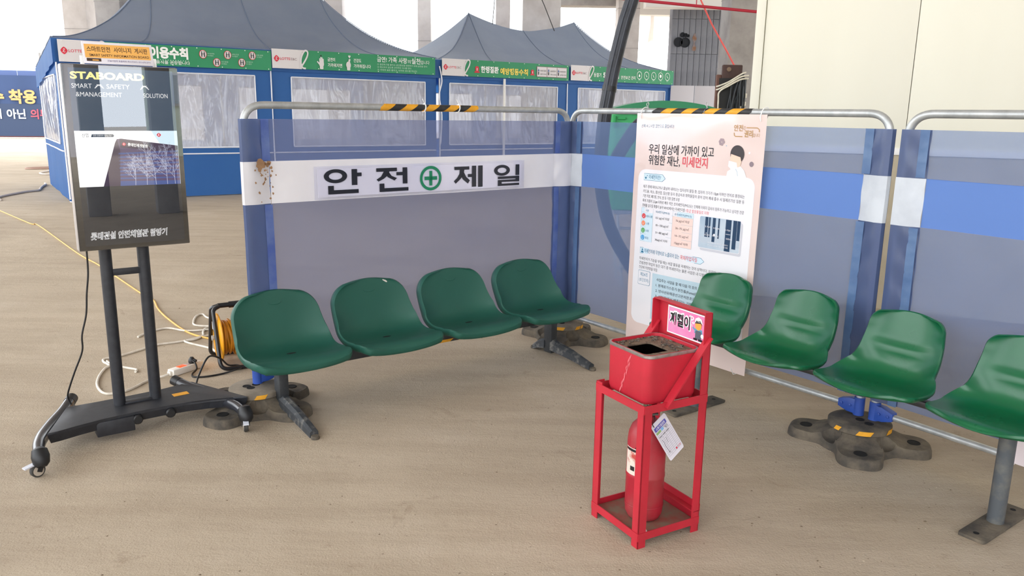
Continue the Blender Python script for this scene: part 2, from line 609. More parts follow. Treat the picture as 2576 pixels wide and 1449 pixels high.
for i, (x, z0, z1) in enumerate([(5.85, 3.65, 4.2), (8.0, 2.7, 3.0)][:1]):
    mb.grid(lambda u, v: (x + (u - 0.5) * (0.09 + 0.05 * math.sin(v * 11)), wy - 0.022, z0 + (z1 - z0) * v), 2, 14)
mb.build('rust_stain', mat('rust', '8d6a55', 0.9, c2='8c8f98', scale=6), wb)

# pale sheeted wall left of it and the white jamb on its right
dsh = thing('dust_sheet', 'torn white dust sheet hanging beside the grey wall with round holes', 'sheet', (4.0, 27.5, 0))
b = MB()
b.grid(lambda u, v: (.45 + .63 * u + .03 * math.sin(v * 9), .06 * math.sin(u * 7 + v * 3), 2.9 + 1.9 * v - .25 * (1 - v) * math.sin(u * 4)), 14, 14)
b.grid(lambda u, v: (.0 + .6 * u, .1 + .05 * math.sin(u * 6), 3.9 + .8 * v + .1 * math.sin(u * 9)), 10, 8)
b.build('cloth', sheet_mat('white_dust_sheet', 'f4f0ec', 'efe9e4', 0.85, 0.75), dsh)
mb = MB(); mb.span((6.24, 24.6, 0), (6.41, 24.9, 4.7)); tag(mb.build('trim_5', M_WHITE), kind='structure')
# white hoarding in front of that wall
hz = thing('hoarding', 'plain white sheet metal hoarding low in front of the grey concrete wall', 'hoarding', (3.98, 20.9, 0))
for k in range(5):
    b = MB(); b.box((0.32 + 0.62 * k, 0, 1.16), (0.60, 0.03, 2.32), None, 0.006)
    b.build('panel', mat('hoarding_sheet', 'cfccd4', 0.5), hz)
for k in range(3):
    b = MB(); b.tube([(0.1 + 1.45 * k, 0.06, 0), (0.1 + 1.45 * k, 0.06, 2.3)], 0.025, 8); b.build('post', M_GALV, hz)

# ------------------------------------------------------------------ cream sandwich panel wall on the right
TH = -0.45
P0 = Vector((2.03, 6.97, 0))
wr = tag(bpy.data.objects.new('wall_right', None), kind='structure')
COL.objects.link(wr); wr.location = P0; wr.rotation_euler = (0, 0, TH)
b = MB()
pwid = 1.146
b.box((0, 0, 0), (pwid - 0.004, 0.075, 3.69), None, 0.004)
me = b.mesh('panel', M_CREAM)
for k in range(9):
    o = bpy.data.objects.new('panel', me); COL.objects.link(o); o.parent = wr
    o.location = (0.075 + pwid * (k + 0.5), 0, 1.31 + 1.845)
b = MB(); b.span((-0.002, -0.05, 1.31), (0.072, 0.09, 5.0), 0.004); b.build('corner_flashing', M_CREAM, wr)
b = MB(); b.span((0.0, -0.05, 1.27), (10.4, 0.04, 1.325), 0.006); b.build('sill_strip', M_WHITE, wr)
b = MB(); b.span((0.02, -0.03, 0), (10.4, 0.06, 1.27)); b.build('plinth', M_KHAKI, wr)
b = MB(); b.span((0.02, 0.045, 1.2), (10.4, 0.09, 5.0)); b.build('backing', M_CREAM, wr)

# ------------------------------------------------------------------ far surroundings
def facade(name, label, x, y, rz, w, h, d, cols, rows, wallm, z0=1.2, sill=None, group=None):
    t = thing(name, label, 'building', (x, y, 0), rz, group)
    b = MB(); b.span((-w / 2, 0, 0), (w / 2, d, h)); b.build('wall', wallm, t)
    b = MB(); b.span((-w / 2 - 0.15, -0.15, h), (w / 2 + 0.15, d, h + 0.4), 0.02); b.build('parapet', M_CONC_W, t)
    cw, rh = w / cols, (h - z0) / rows
    bw = MB(); bw.box((0, 0, 0), (cw * 0.62, 0.12, rh * 0.55), None, 0.02)
    mw = bw.mesh('window', mat('window_frame_grey', 'd9dde2', 0.5))
    bp_ = MB(); bp_.box((-cw * 0.15, -0.05, 0), (cw * 0.27, 0.08, rh * 0.47)); bp_.box((cw * 0.15, -0.05, 0), (cw * 0.27, 0.08, rh * 0.47))
    mp_ = bp_.mesh('pane', mat('window_glass', 'b9c6d2', 0.1, spec=0.8))
    for i in range(cols):
        for j in range(rows):
            o = bpy.data.objects.new('window', mw); COL.objects.link(o); o.parent = t
            o.location = (-w / 2 + cw * (i + 0.5), -0.02, z0 + rh * (j + 0.5))
            p = bpy.data.objects.new('pane', mp_); COL.objects.link(p); p.parent = o
    return t

facade('apartment_building', 'pale apartment block washed out beyond the blue site banner', -33, 66, 0.35, 26, 20, 8, 6, 6,
       mat('pale_render', 'e9ecf0', 0.8), z0=3)
facade('office_building', 'lilac grey building with window rows, mirrored in the screen', 11.0, -19.0, PI + 0.8, 14, 13, 8, 5, 4,
       mat('lilac_render', 'efebf0', 0.8))
facade('glass_building', 'pale green and blue building mirrored in the middle of the screen', 22.95, -6.74, PI + 0.8, 16, 11, 8, 7, 5,
       mat('green_render', 'dfe9da', 0.8))

# site fence with the navy banner, far left
t = thing('site_fence', 'long site fence panels with white base rail behind the navy banner', 'fence', (-25.5, 40.2, 0), 0.30)
b = MB()
b.box((0, 0, 0), (1.58, 0.05, 2.9), None, 0.01)
me = b.mesh('panel', mat('fence_blue_sheet', '3f5280', 0.55))
for k in range(10):
    o = bpy.data.objects.new('panel', me); COL.objects.link(o); o.parent = t; o.location = (-8 + 1.6 * k, 0.1, 1.85)
b = MB(); b.span((-9.2, -0.02, 0.0), (7.2, 0.12, 0.05), 0.02); b.build('base_rail', M_WHITE, t)
b = MB(); b.span((-9.2, 0.02, 0.05), (7.2, 0.1, 0.1), 0.01); b.build('red_rail', mat('dull_red_rail', 'a8675f', 0.6), t)
for k in range(9):
    b = MB(); b.tube([(-8.0 + 1.9 * k, 0.2, 0), (-8.0 + 1.9 * k, 0.2, 3.3)], 0.04, 8); b.build('post', M_GALV, t)
t = thing('site_banner', 'navy banner with orange and white lettering on the far site fence', 'banner', (-25.5, 40.2, 0), 0.30)
b = MB()
b.grid(lambda u, v: (-9.0 + 12.4 * u, -0.08 + 0.03 * math.sin(u * 40) * math.sin(v * 3), 0.1 + 2.96 * v), 60, 6)
b.build('sheet', mat('navy_vinyl', '2a4069', 0.6, c2='263b61', scale=0.6), t)
b = MB(); b.grid(lambda u, v: (-9.0 + 12.4 * u, -0.115, 0.1 + 1.58 * v), 60, 2); b.build('lower_strip', mat('dark_navy_vinyl', '263857', 0.5), t)
A = Art((0, -0.14, 0), (1, 0, 0), (0, 0, 1), 0.02)
MO = mat('banner_orange', 'c99a62', 0.6); MW = mat('banner_white', 'b9bfca', 0.6); MR = mat('banner_red', 'a84a5a', 0.6)
A.text('착용', 0.37, 1.77, 0.58, MO, 1, bold=0.04, width=1.22); A.text('필수', -1.05, 1.77, 0.58, MO, 1, bold=0.04, width=1.22)
A.text('아닌', 0.2, 1.0, 0.42, MW, 1, bold=0.03, width=0.83); A.text('인이', -0.86, 1.0, 0.42, MW, 1, bold=0.03, width=0.83)
A.text('의무', 1.24, 1.0, 0.42, MR, 1, bold=0.03, width=0.83)
A.build('lettering', t)
# ------------------------------------------------------------------ canopy tents with banners
TTH = 0.6001
T0 = Vector((-7.401, 13.157, 0))
TU = Vector((math.cos(TTH), math.sin(TTH), 0))
M_ROOF = mat('tent_roof_fabric', '98a3b4', 0.6, c2='8f9bae', scale=1.4, trans=0.35, bump=0.08, bscale=5)
M_TWALL = mat('tent_wall_fabric', '3f78bc', 0.55, c2='3a72b6', scale=2, trans=0.5, bump=0.35, bscale=3.5)
M_PIPING = mat('white_piping', 'e6e8ee', 0.5)

def vinyl_material():
    m = bpy.data.materials.new('creased_clear_vinyl')
    m.use_nodes = True
    nt = m.node_tree; N, L = nt.nodes, nt.links
    N.remove(N['Principled BSDF'])
    tc = N.new('ShaderNodeTexCoord')
    w = N.new('ShaderNodeTexNoise'); w.inputs['Scale'].default_value = 1.4; w.inputs['Detail'].default_value = 3; w.inputs['Distortion'].default_value = 1.6
    mp = N.new('ShaderNodeMapping'); mp.inputs['Rotation'].default_value = (0, 0.7, 0); mp.inputs['Scale'].default_value = (3.2, 1, 0.55)
    L.new(tc.outputs['Object'], mp.inputs['Vector']); L.new(mp.outputs['Vector'], w.inputs['Vector'])
    bp = N.new('ShaderNodeBump'); bp.inputs['Strength'].default_value = 0.9; bp.inputs['Distance'].default_value = 0.12
    L.new(w.outputs['Fac'], bp.inputs['Height'])
    df = N.new('ShaderNodeBsdfDiffuse'); df.inputs['Color'].default_value = rgba('e6e3e6')
    tl = N.new('ShaderNodeBsdfTranslucent'); tl.inputs['Color'].default_value = rgba('e4e2e6')
    gl = N.new('ShaderNodeBsdfGlossy'); gl.inputs['Roughness'].default_value = 0.06
    tp = N.new('ShaderNodeBsdfTransparent'); tp.inputs['Color'].default_value = (0.9, 0.9, 0.93, 1)
    L.new(bp.outputs['Normal'], gl.inputs['Normal'])
    a = N.new('ShaderNodeMixShader'); a.inputs['Fac'].default_value = 0.58
    L.new(df.outputs[0], a.inputs[1]); L.new(tl.outputs[0], a.inputs[2])
    fr = N.new('ShaderNodeLayerWeight'); fr.inputs['Blend'].default_value = 0.25
    L.new(bp.outputs['Normal'], fr.inputs['Normal'])
    mr = N.new('ShaderNodeMapRange'); mr.inputs['To Min'].default_value = 0.06; mr.inputs['To Max'].default_value = 0.5
    L.new(fr.outputs['Fresnel'], mr.inputs['Value'])
    g = N.new('ShaderNodeMixShader'); L.new(mr.outputs['Result'], g.inputs['Fac'])
    L.new(a.outputs[0], g.inputs[1]); L.new(gl.outputs[0], g.inputs[2])
    x = N.new('ShaderNodeMixShader'); x.inputs['Fac'].default_value = 0.84
    L.new(tp.outputs[0], x.inputs[1]); L.new(g.outputs[0], x.inputs[2])
    L.new(x.outputs[0], N['Material Output'].inputs['Surface'])
    return m
M_VINYL = vinyl_material()

def sag(x, z, seed=0.0, a=0.02):
    return a * noise.noise(Vector((x * 1.3 + seed, z * 0.9, seed))) + a * 0.5 * noise.noise(Vector((x * 4 + seed, z * 2.2, 3 + seed)))

def wall_panel(parent, name, x0, x1, wx0, wx1, wz0, wz1, top, seed, y=0.0, axis='x', sgn=1, cast=1.0):
    """fabric bay with a vinyl window: frame of four cloth strips + pane"""
    def P(a, z, off=0.0):
        d = sag(a, z, seed) + off
        return (a, y + d, z) if axis == 'x' else (y + d, a, z)
    b = MB()
    def strip(a0, a1, z0, z1):
        nu, nv = max(2, int((a1 - a0) / 0.14)), max(2, int((z1 - z0) / 0.14))
        b.grid(lambda u, v: P(a0 + (a1 - a0) * u, z0 + (z1 - z0) * v), nu, nv)
    strip(x0, x1, 0.02, wz0); strip(x0, x1, wz1, top)
    strip(x0, wx0, wz0, wz1); strip(wx1, x1, wz0, wz1)
    w = b.build(name, M_TWALL, parent)
    p = MB(); p.grid(lambda u, v: P(wx0 + (wx1 - wx0) * u, wz0 + (wz1 - wz0) * v, 0.03 * math.sin(3.1 * u) * math.sin(3.1 * v) * sgn), 26, 14)
    p.build('window_pane', M_VINYL, w)
    q = MB()
    k = -0.014
    for aa, zz, ab, zb in ((wx0, wz0, wx0, wz1), (wx1, wz0, wx1, wz1), (wx0, wz0, wx1, wz0), (wx0, wz1, wx1, wz1), (x0 + .02, wz0 - 0.11, x1 - .02, wz0 - 0.11)):
        q.tube([P(aa + (ab - aa) * t / 10, zz + (zb - zz) * t / 10, k) for t in range(11)], 0.012, 5)
    q.build('piping', M_PIPING, w)
    return w

def tent(loc, L, D, peak, bays, label, left_wall, seed, ridge_sag):
    t = thing('canopy_tent', label, 'tent', loc, TTH, 'blue canopy tents in a row')
    eave = 2.655
    def dip(x, y):
        return 0.34 * max(0.0, min(1.0, y / D)) * max(0.0, 1 - max(0.0, x) / 1.6) if left_wall else 0.0   # the rear left corner hangs low
    def roof(u, v):
        x, y = -0.04 + (L + 0.08) * u, -0.04 + (D + 0.08) * v
        d = max(0.0, min(x, L - x, y, D - y)) / (D / 2)
        z = eave + peak * (0.34 * d + 0.66 * d ** 2.3)
        z -= ridge_sag * math.sin(PI * max(0, min(1, (x - D / 2) / max(0.1, L - D)))) * d ** 2
        z += 0.02 * noise.noise(Vector((x * 1.5 + seed, y * 1.5, 0)))
        return (x, y, z - dip(x, y))
    b = MB(); b.grid(roof, 208, 108); b.build('roof', M_ROOF, t)
    b = MB()
    for yy in (-0.04, D + 0.04):
        b.grid(lambda u, v: (-0.04 + (L + 0.08) * u, yy + 0.01 * math.sin(u * 50) * (1 - v), 2.26 + 0.37 * v - (dip(L * u, D) if yy > 1 else 0)), 60, 3)
    for xx in (-0.04, L + 0.04):
        b.grid(lambda u, v: (xx + 0.01 * math.sin(u * 30) * (1 - v), -0.04 + (D + 0.08) * u, 2.26 + 0.37 * v - (dip(0, D * u) if xx < 1 else 0)), 30, 3)
    b.build('valance', M_TWALL, t)
    # seams of the roof cloth, stitched ridges standing proud
    b = MB()
    for fx in (D / 2, L - D / 2, L / 2):
        pts = []
        for k in range(40):
            v = k / 39 * 0.5
            x = fx + (0 if fx == L / 2 else (fx - L / 2) / abs(fx - L / 2) * 0.5 * (1 - v / 0.5) ** 1.5)
            p = roof((x + 0.04) / (L + 0.08), v); pts.append((p[0], p[1], p[2] + 0.004))
        b.tube(pts, 0.007, 5)
    for sx in (0, 1):
        pts = []
        for k in range(40):
            f = k / 39 * D / 2
            x = f if sx == 0 else L - f
            p = roof((x + 0.04) / (L + 0.08), (f + 0.04) / (D + 0.08)); pts.append((p[0], p[1], p[2] + 0.004))
        b.tube(pts, 0.008, 5)
    b.build('roof_seam', mat('seam_blue', '66768f', 0.6), t)
    for k, (x0, x1, wx0, wx1) in enumerate(bays):
        wall_panel(t, 'front_wall', x0, x1, wx0, wx1, 0.88, 2.165, 2.62, seed + k, 0.0)
        z = MB(); z.tube([(x0 + 0.005, -0.02 + sag(x0, 2.6 * i / 12, seed + k), 0.05 + 2.5 * i / 12) for i in range(13)], 0.013, 5)
        z.build('zip', M_PIPING, t)
    for k in range(2):
        a = L / 2 * k
        wall_panel(t, 'back_wall', a, a + L / 2, a + 0.4, a + L / 2 - 0.4, 0.88, 2.05, 2.29 if left_wall and k == 0 else 2.62, seed + 9 + k, D, sgn=-1)
    if left_wall:
        wall_panel(t, 'side_wall', 0.0, D, 0.42, D - 0.30, 0.95, 2.08, 2.28, seed + 20, 0.0, 'y', -1)
    wall_panel(t, 'side_wall', 0.0, D, 0.42, D - 0.35, 0.95, 2.25, 2.62, seed + 22, L, 'y')
    for x in (0.05, L / 2, L - 0.05):
        for y in (0.06, D - 0.06):
            b = MB(); b.box((x, y, 1.3), (0.04, 0.04, 2.58), None, 0.004)
            b.lathe([(0.05, 0), (0.05, 0.012)], 10, (x, y, 0.0))
            b.build('leg', M_WHITE, t)
    return t

L1 = 6.96
tA = tent(T0, L1, 3.62, 1.28, [(0.0, 3.47, 0.34, 3.175), (3.47, 6.96, 3.858, 6.69)],
          'left blue canopy tent with tall grey roof, behind the upright display', True, 1.0, 0.06)
T1 = T0 + TU * 7.03
tB = tent(T1, 6.80, 3.62, 1.22, [(0.0, 3.42, 0.25, 3.13), (3.42, 6.8, 3.75, 6.59)],
          'right blue canopy tent with twin peaked grey roof and sagging ridge', False, 5.0, 0.30)
b = MB(); b.tube([(1.62, -0.05, 0.6), (1.62, -0.05, 2.3)], 0.028, 8); b.build('white_pole', M_WHITE, tB, 'white pole in front of the window')
b = MB()
b.tube(smooth_path([(-0.02, -0.06, 2.5), (0.03, -0.07, 2.2), (-0.03, -0.06, 1.9), (0.03, -0.06, 1.5), (0.0, -0.06, 0.9)]), 0.014, 5)
b.build('tie_cord', M_PIPING, tB)

# ------------------------------------------------------------------ banners along the eaves
M_BW = mat('banner_white_vinyl', 'e9e4e6', 0.6, trans=0.15)
M_BG = mat('banner_green', '2f8f63', 0.6, c2='2a8a5c', scale=1.0)
M_LR = mat('print_red', 'd3273e', 0.6)
M_LGR = mat('print_grey', '8c6f74', 0.6)
M_PW = mat('print_white', 'f0f2f0', 0.6)
M_PY = mat('print_yellow', 'f0d860', 0.6)
M_PK = mat('print_black', '2b2b2e', 0.6)
M_PG = mat('print_pale_green', 'bfe0cc', 0.6)

def emblem(A, u, v, r, mr, mw, lay=1):
    pts = []
    for k in range(40):
        a = 2 * PI * k / 40
        q = (abs(math.cos(a)) ** 1.35 + abs(math.sin(a)) ** 1.35) ** (-1 / 1.35)
        pts.append((u + r * q * math.cos(a), v + r * q * math.sin(a)))
    A.poly(pts, mr, lay)
    path = [(-.42, -.38), (-.12, -.12), (.16, .22), (.12, .5), (-.08, .5), (-.17, .2), (-.12, -.22), (.06, -.42), (.34, -.32)]
    p3 = smooth_path([(a, b, 0) for a, b in path], 5)
    A.stroke([(u + p.x * r, v + p.y * r) for p in p3], r * 0.13, mw, lay + 1)

def eave_banner(x0, x1, z0, label, loc_tent, content, swoosh=True):
    t = thing('eave_banner', label, 'banner', loc_tent + TU * x0 + Vector((math.sin(TTH), -math.cos(TTH), 0)) * 0.075, TTH, 'printed banners along the tent eaves')
    L = x1 - x0
    z1 = z0 + 0.345
    warp = lambda u, v: 0.012 * noise.noise(Vector((u * 2.2 + x0, v * 3, x0)))
    b = MB(); b.grid(lambda u, v: (L * u, -warp(L * u, v * 0.3), z0 + 0.345 * v), 60, 5, flip=False)
    wl = 0.56
    b.build('sheet', M_BG, t)
    A = Art((0, 0, z0), (1, 0, 0), (0, 0, 1), 0.004)
    A.warp = warp; A.kv = 1.15
    H = 0.30
    # white field with a curved looped edge
    n = 10
    A.part('white_field')
    for k in range(n):
        a, c = wl * k / n, wl * (k + 1) / n
        A.rect(a, 0.0, c, H, M_BW, 1)
    loop = smooth_path([(wl + a_ * .62, c_, 0) for a_, c_ in ((-.06, .02), (.05, .09), (.17, .2), (.19, .275), (.10, .29), (.0, .2), (-.03, .1), (.02, .025), (.12, .012))], 6) if swoosh else None
    if loop:
        A.poly([(wl - 0.01, .06), (wl + .04, .10), (wl + .09, .18), (wl + .095, .25), (wl + .065, .265), (wl + .02, .20), (wl, .12)], M_BG, 2)
        A.poly([(wl, .2), (wl + .02, .27), (wl + .07, .3), (wl, .3)], M_BW, 1)
        A.stroke([(p.x, p.y) for p in loop], 0.028, M_BW, 3)
    A.part('emblem')
    emblem(A, 0.085, H * 0.5, H * 0.17, M_LR, M_BW, 2)
    A.part('company_lettering')
    A.text('LOTTE', 0.150, H * 0.44, H * 0.15, M_LR, 2, width=0.19, bold=0.012)
    A.text('E&C', 0.355, H * 0.44, H * 0.15, M_LGR, 2, width=0.11)
    A.part('lettering')
    content(A, wl, L, H)
    A.build('print', t)
    g = MB()
    for k in range(9):
        for z in (z0 + 0.02, z1 - 0.02):
            g.lathe([(0.007, -0.004), (0.009, 0.006), (0.004, 0.006)], 8, (0.06 + (L - 0.12) * k / 8, -0.014, z), Matrix.Rotation(PI / 2, 4, 'X'))
    g.build('eyelet', M_ZIP, t)
    return t

def walker(A, u, v, r):
    A.part('pictogram')
    A.disc(u, v, r, M_LR, 2); A.disc(u, v, r * 0.88, M_BW, 3)
    for d in (-.35, .35):
        A.disc(u + r * d, v + r * .5, r * .14, M_PK, 4, n=10)
        A.rect(u + r * d - r * .13, v - r * .6, u + r * d + r * .13, v + r * .34, M_PK, 4)
    A.rect(u - r * .3, v - r * .02, u + r * .3, v + r * .1, M_PK, 4)

def c1(A, wl, L, H):
    # resting place rules
    A.text('휴게실', 0.83, 0.125, 0.14, M_PW, 2, width=.45, bold=0.05); A.text('이용수칙', 1.36, 0.125, 0.14, M_PW, 2, width=.62, bold=0.05)
    for k in range(26): A.disc(0.95 + k * 0.041, 0.085, 0.006, M_PW, 2, n=6)
    A.text('2인 이하 사용하고', 0.83, 0.03, 0.045, M_PW, 2, width=.42, bold=0.01); A.text('교외 휴식을 권장합니다', 1.30, 0.03, 0.045, M_PW, 2, width=0.70, bold=0.01)
    for k, (u, v, l1) in enumerate(((2.226, .196, '거리두기를 지켜주세요'), (2.454, .083, '사용 후 뒷정리를'), (2.648, .203, '실내에서는 마스크를'), (2.892, .098, '거리두기를 꼭 지켜'), (3.084, .210, '음식물 섭취를'))):
        walker(A, u, v, 0.064)
        A.part('small_lettering')
        A.text(l1, u + 0.075, v + 0.004, 0.020, M_PG, 2, width=0.12)
        A.text('주시기 바랍니다', u + 0.075, v - 0.026, 0.020, M_PG, 2, width=0.10)

def hand(A, u, v, s, heart):
    A.part('white_hand')
    A.disc(u, v, s * .42, M_BW, 3, ry=s * .5)
    A.rect(u - s * .3, v - s * .75, u + s * .3, v - s * .2, M_BW, 3, r=s * .12)
    if heart:
        A.stroke([(u - s * .05, v + s * .1), (u + s * .28, v + s * .85)], s * .26, M_BW, 3)
        A.stroke([(u + s * .22, v + s * .1), (u + s * .1, v + s * .78)], s * .22, M_BW, 4)
        hx, hy = u + s * .2, v + s * 1.25
        A.disc(hx - s * .1, hy, s * .12, M_BW, 3, n=12); A.disc(hx + s * .1, hy, s * .12, M_BW, 3, n=12)
        A.poly([(hx - s * .21, hy - s * .03), (hx, hy - s * .3), (hx + s * .21, hy - s * .03)], M_BW, 3)
    else:
        for k, (dx, hh) in enumerate(((-.28, .75), (-.08, .95), (.12, .9), (.30, .7))):
            A.rect(u + s * dx - s * .09, v, u + s * dx + s * .09, v + s * hh, M_BW, 3, r=s * .08)
        A.stroke([(u - s * .3, v - s * .1), (u - s * .72, v + s * .3)], s * .2, M_BW, 3)
        A.disc(u - s * .05, v + s * 1.1, s * .12, M_PK, 3, n=8)

def c2(A, wl, L, H):
    hand(A, .945, 0.10, 0.115, False)
    A.part('lettering')
    A.text('금연이', 1.07, 0.150, 0.055, M_PW, 2, width=0.15, bold=0.01)
    A.text('가까워지면', 1.07, 0.06, 0.055, M_PW, 2, width=0.29, bold=0.01)
    hand(A, 1.49, 0.10, 0.115, True)
    A.part('lettering')
    A.text('건강도', 1.60, 0.155, 0.055, M_PW, 2, width=0.16, bold=0.01)
    A.text('가까워집니다', 1.60, 0.065, 0.055, M_PW, 2, width=0.36, bold=0.01)
    A.part('lettering')
    A.text('금연! 가족', 2.10, 0.185, 0.08, M_PW, 2, width=0.43, bold=0.012)
    A.text('사랑', 2.57, 0.180, 0.085, M_PW, 2, width=0.19, bold=0.012); A.text('의', 2.77, 0.18, 0.06, M_PW, 2, width=.07)
    A.text('실천', 2.86, 0.180, 0.09, M_PW, 2, width=0.20, bold=0.012); A.text('입니다', 3.07, 0.18, 0.06, M_PW, 2, width=.20)
    for k, s in enumerate(('① 흡연욕구를 줄이고 금단증상을 완화하기 위해 금연을 한다', '② 배고프지 않도록 규칙적인 식사를 한다', '③ 커피와 술은 줄이고, 녹차와 생수를 마신다')):
        A.text(s, 2.10, 0.125 - 0.045 * k, 0.028, M_PG, 2, width=(1.12, 0.75, 0.88)[k])

def siren(A, u, v, s):
    A.part('red_siren')
    A.rect(u - s, v - s, u + s, v - s * .6, M_LR, 2)
    A.rect(u - s * .7, v - s * .6, u + s * .7, v + s * .9, M_LR, 2, r=s * .5)
    A.rect(u - s * .12, v - s * .4, u + s * .12, v + s * .4, M_PW, 3)

def c3(A, wl, L, H):
    siren(A, .857, 0.135, 0.062)
    A.part('lettering')
    A.text('한랭질환', .955, 0.09, 0.105, M_PW, 2, width=0.46, bold=0.03)
    A.text('예방행동수칙', 1.455, 0.075, 0.105, M_PY, 2, width=0.74, bold=0.03)
    siren(A, 2.32, 0.13, 0.055)
    A.part('tip_frame')
    A.rect(2.435, 0.05, 3.30, 0.25, M_LGR, 2)
    for k, (s, q) in enumerate((('따뜻한 물을', '충분히 마셔요'), ('실내운동과', '가벼운 스트레칭'), ('따뜻한', '쉼터에서 휴식'))):
        A.part('tip_card')
        a = 2.447 + 0.285 * k
        A.rect(a, 0.06, a + 0.272, 0.24, M_BW, 3)
        A.poly([(a + .012, .16), (a + .035, .21), (a + .058, .16)], mat('print_blue', '3c5a9a', 0.6), 4)
        A.rect(a + .022, .09, a + .048, .15, M_PK, 4)
        A.text(s, a + .085, .155, .03, M_PK, 4, width=.16); A.text(q, a + .085, .09, .03, M_PK, 4, width=.17)

def c4(A, wl, L, H):
    A.text('동절기', .69, 0.095, 0.075, M_PW, 2, width=0.23, bold=0.01)
    A.text('5대', .98, 0.09, 0.11, M_PW, 2, width=0.20, bold=0.03)
    A.text('위험', 1.24, 0.085, 0.11, M_PW, 2, width=0.24, bold=0.03)
    A.text('안전보건 관리', 1.545, 0.075, 0.066, M_PW, 2, width=0.48, bold=0.01)
    for k in range(5):
        A.part('round_icon')
        u = 2.154 + 0.2405 * k
        A.ring(u, 0.165, 0.085, 0.074, M_PW, 2, n=20)
        if k == 0: A.poly([(u - .02, .135), (u - .025, .16), (u, .20), (u + .025, .16), (u + .02, .135)], M_PW, 2)
        elif k == 3: A.disc(u, .17, .036, M_PW, 2)
        else: A.stroke([(u - .025, .19), (u, .15), (u + .025, .14)], .012, M_PW, 2)
        A.text('관리', u - .03, .055, .028, M_PG, 2, width=.06)

eave_banner(0.045, 3.475, 2.268, 'green and white banner on the far left tent, half hidden by the display sign plate', T0, c1)
eave_banner(3.49, 6.90, 2.315, 'green no-smoking banner with two white hands on the left tent', T0, c2)
eave_banner(0.03, 3.40, 2.318, 'green cold illness banner with yellow lettering and red sirens', T1, c3)
eave_banner(3.46, 6.80, 2.335, 'rightmost green banner with five round icons, crossed by the black hose', T1, c4)
# ------------------------------------------------------------------ mesh barriers on rubber bases
BW, BH = 2.2057, 1.576
M_MESH1 = sheet_mat('grey_blue_mesh', 'dcdff0', '7a819f', 0.58, 0.5, weave=0.06)
M_MESH2 = sheet_mat('grey_blue_mesh_rear', 'e0e6f4', '8299c8', 0.56, 0.45, weave=0.06)
M_SLEEVE = sheet_mat('blue_mesh_double', 'aab6d6', '6b7ca6', 0.72, 0.45, rough=0.25, gloss=0.05, weave=0.05)
M_STITCH = mat('blue_hem', '5268ae', 0.4, c2='7186bb', scale=9, trans=0.3)
M_STITCH2 = mat('rear_hem', '5a78a4', 0.35, c2='6d8ab2', scale=9, trans=0.3)
M_BANDW = mat('white_band', 'e8e6ea', 0.55, c2='dddbe0', scale=2, trans=0.12)
M_BANDB = sheet_mat('blue_backed_band', '8fa8e0', '6a8fd8', 0.93, 0.35, back='8aa8e8')
M_BANDP = mat('pale_band_patch', 'c3c8cf', 0.6, c2='b8bdc5', scale=8)
M_CLAMP = mat('blue_plastic_clamp', '2f52a8', 0.45, c2='284898', scale=12)

def hazard_wrap(mb, x0, x1, z, r, n, first, lean=0.8, y=0.0, axis=1):
    """spiral hazard tape wrapped on a horizontal pipe: alternating slanted bands (mats 0 = first)"""
    NA = 16
    w = (x1 - x0) / n
    for k in range(n):
        vs, fs = [], []
        for e in (0, 1):
            for a in range(NA):
                t = 2 * PI * a / NA
                sl = lean * w * 0.5 * math.sin(t)
                x = x0 + w * (k + e) + sl
                x = max(x0, min(x1, x))
                vs.append((x, y + math.cos(t) * r, z + math.sin(t) * r))
        for a in range(NA):
            b = (a + 1) % NA
            fs.append([a, b, NA + b, NA + a])
        mb.add(vs, fs, (k + first) % 2, True)

def zip_tie(parent, x, z, r, tail=0.03, label=None):
    b = MB()
    b.tube([(x + 0.004 * math.sin(a), math.cos(a) * r, z + math.sin(a) * r) for a in [2 * PI * k / 16 for k in range(16)]], 0.0035, 6, closed=True)
    b.box((x, -r * 0.5, z + r), (0.009, 0.008, 0.009), None, 0.001)
    b.tube([(x, -r * 0.5, z + r), (x - 0.012, -r * 0.6, z + r + tail * .6), (x - 0.016, -r * 0.5, z + r + tail)], 0.0018, 5)
    return b.build('zip_tie', M_ZIP, parent, label)

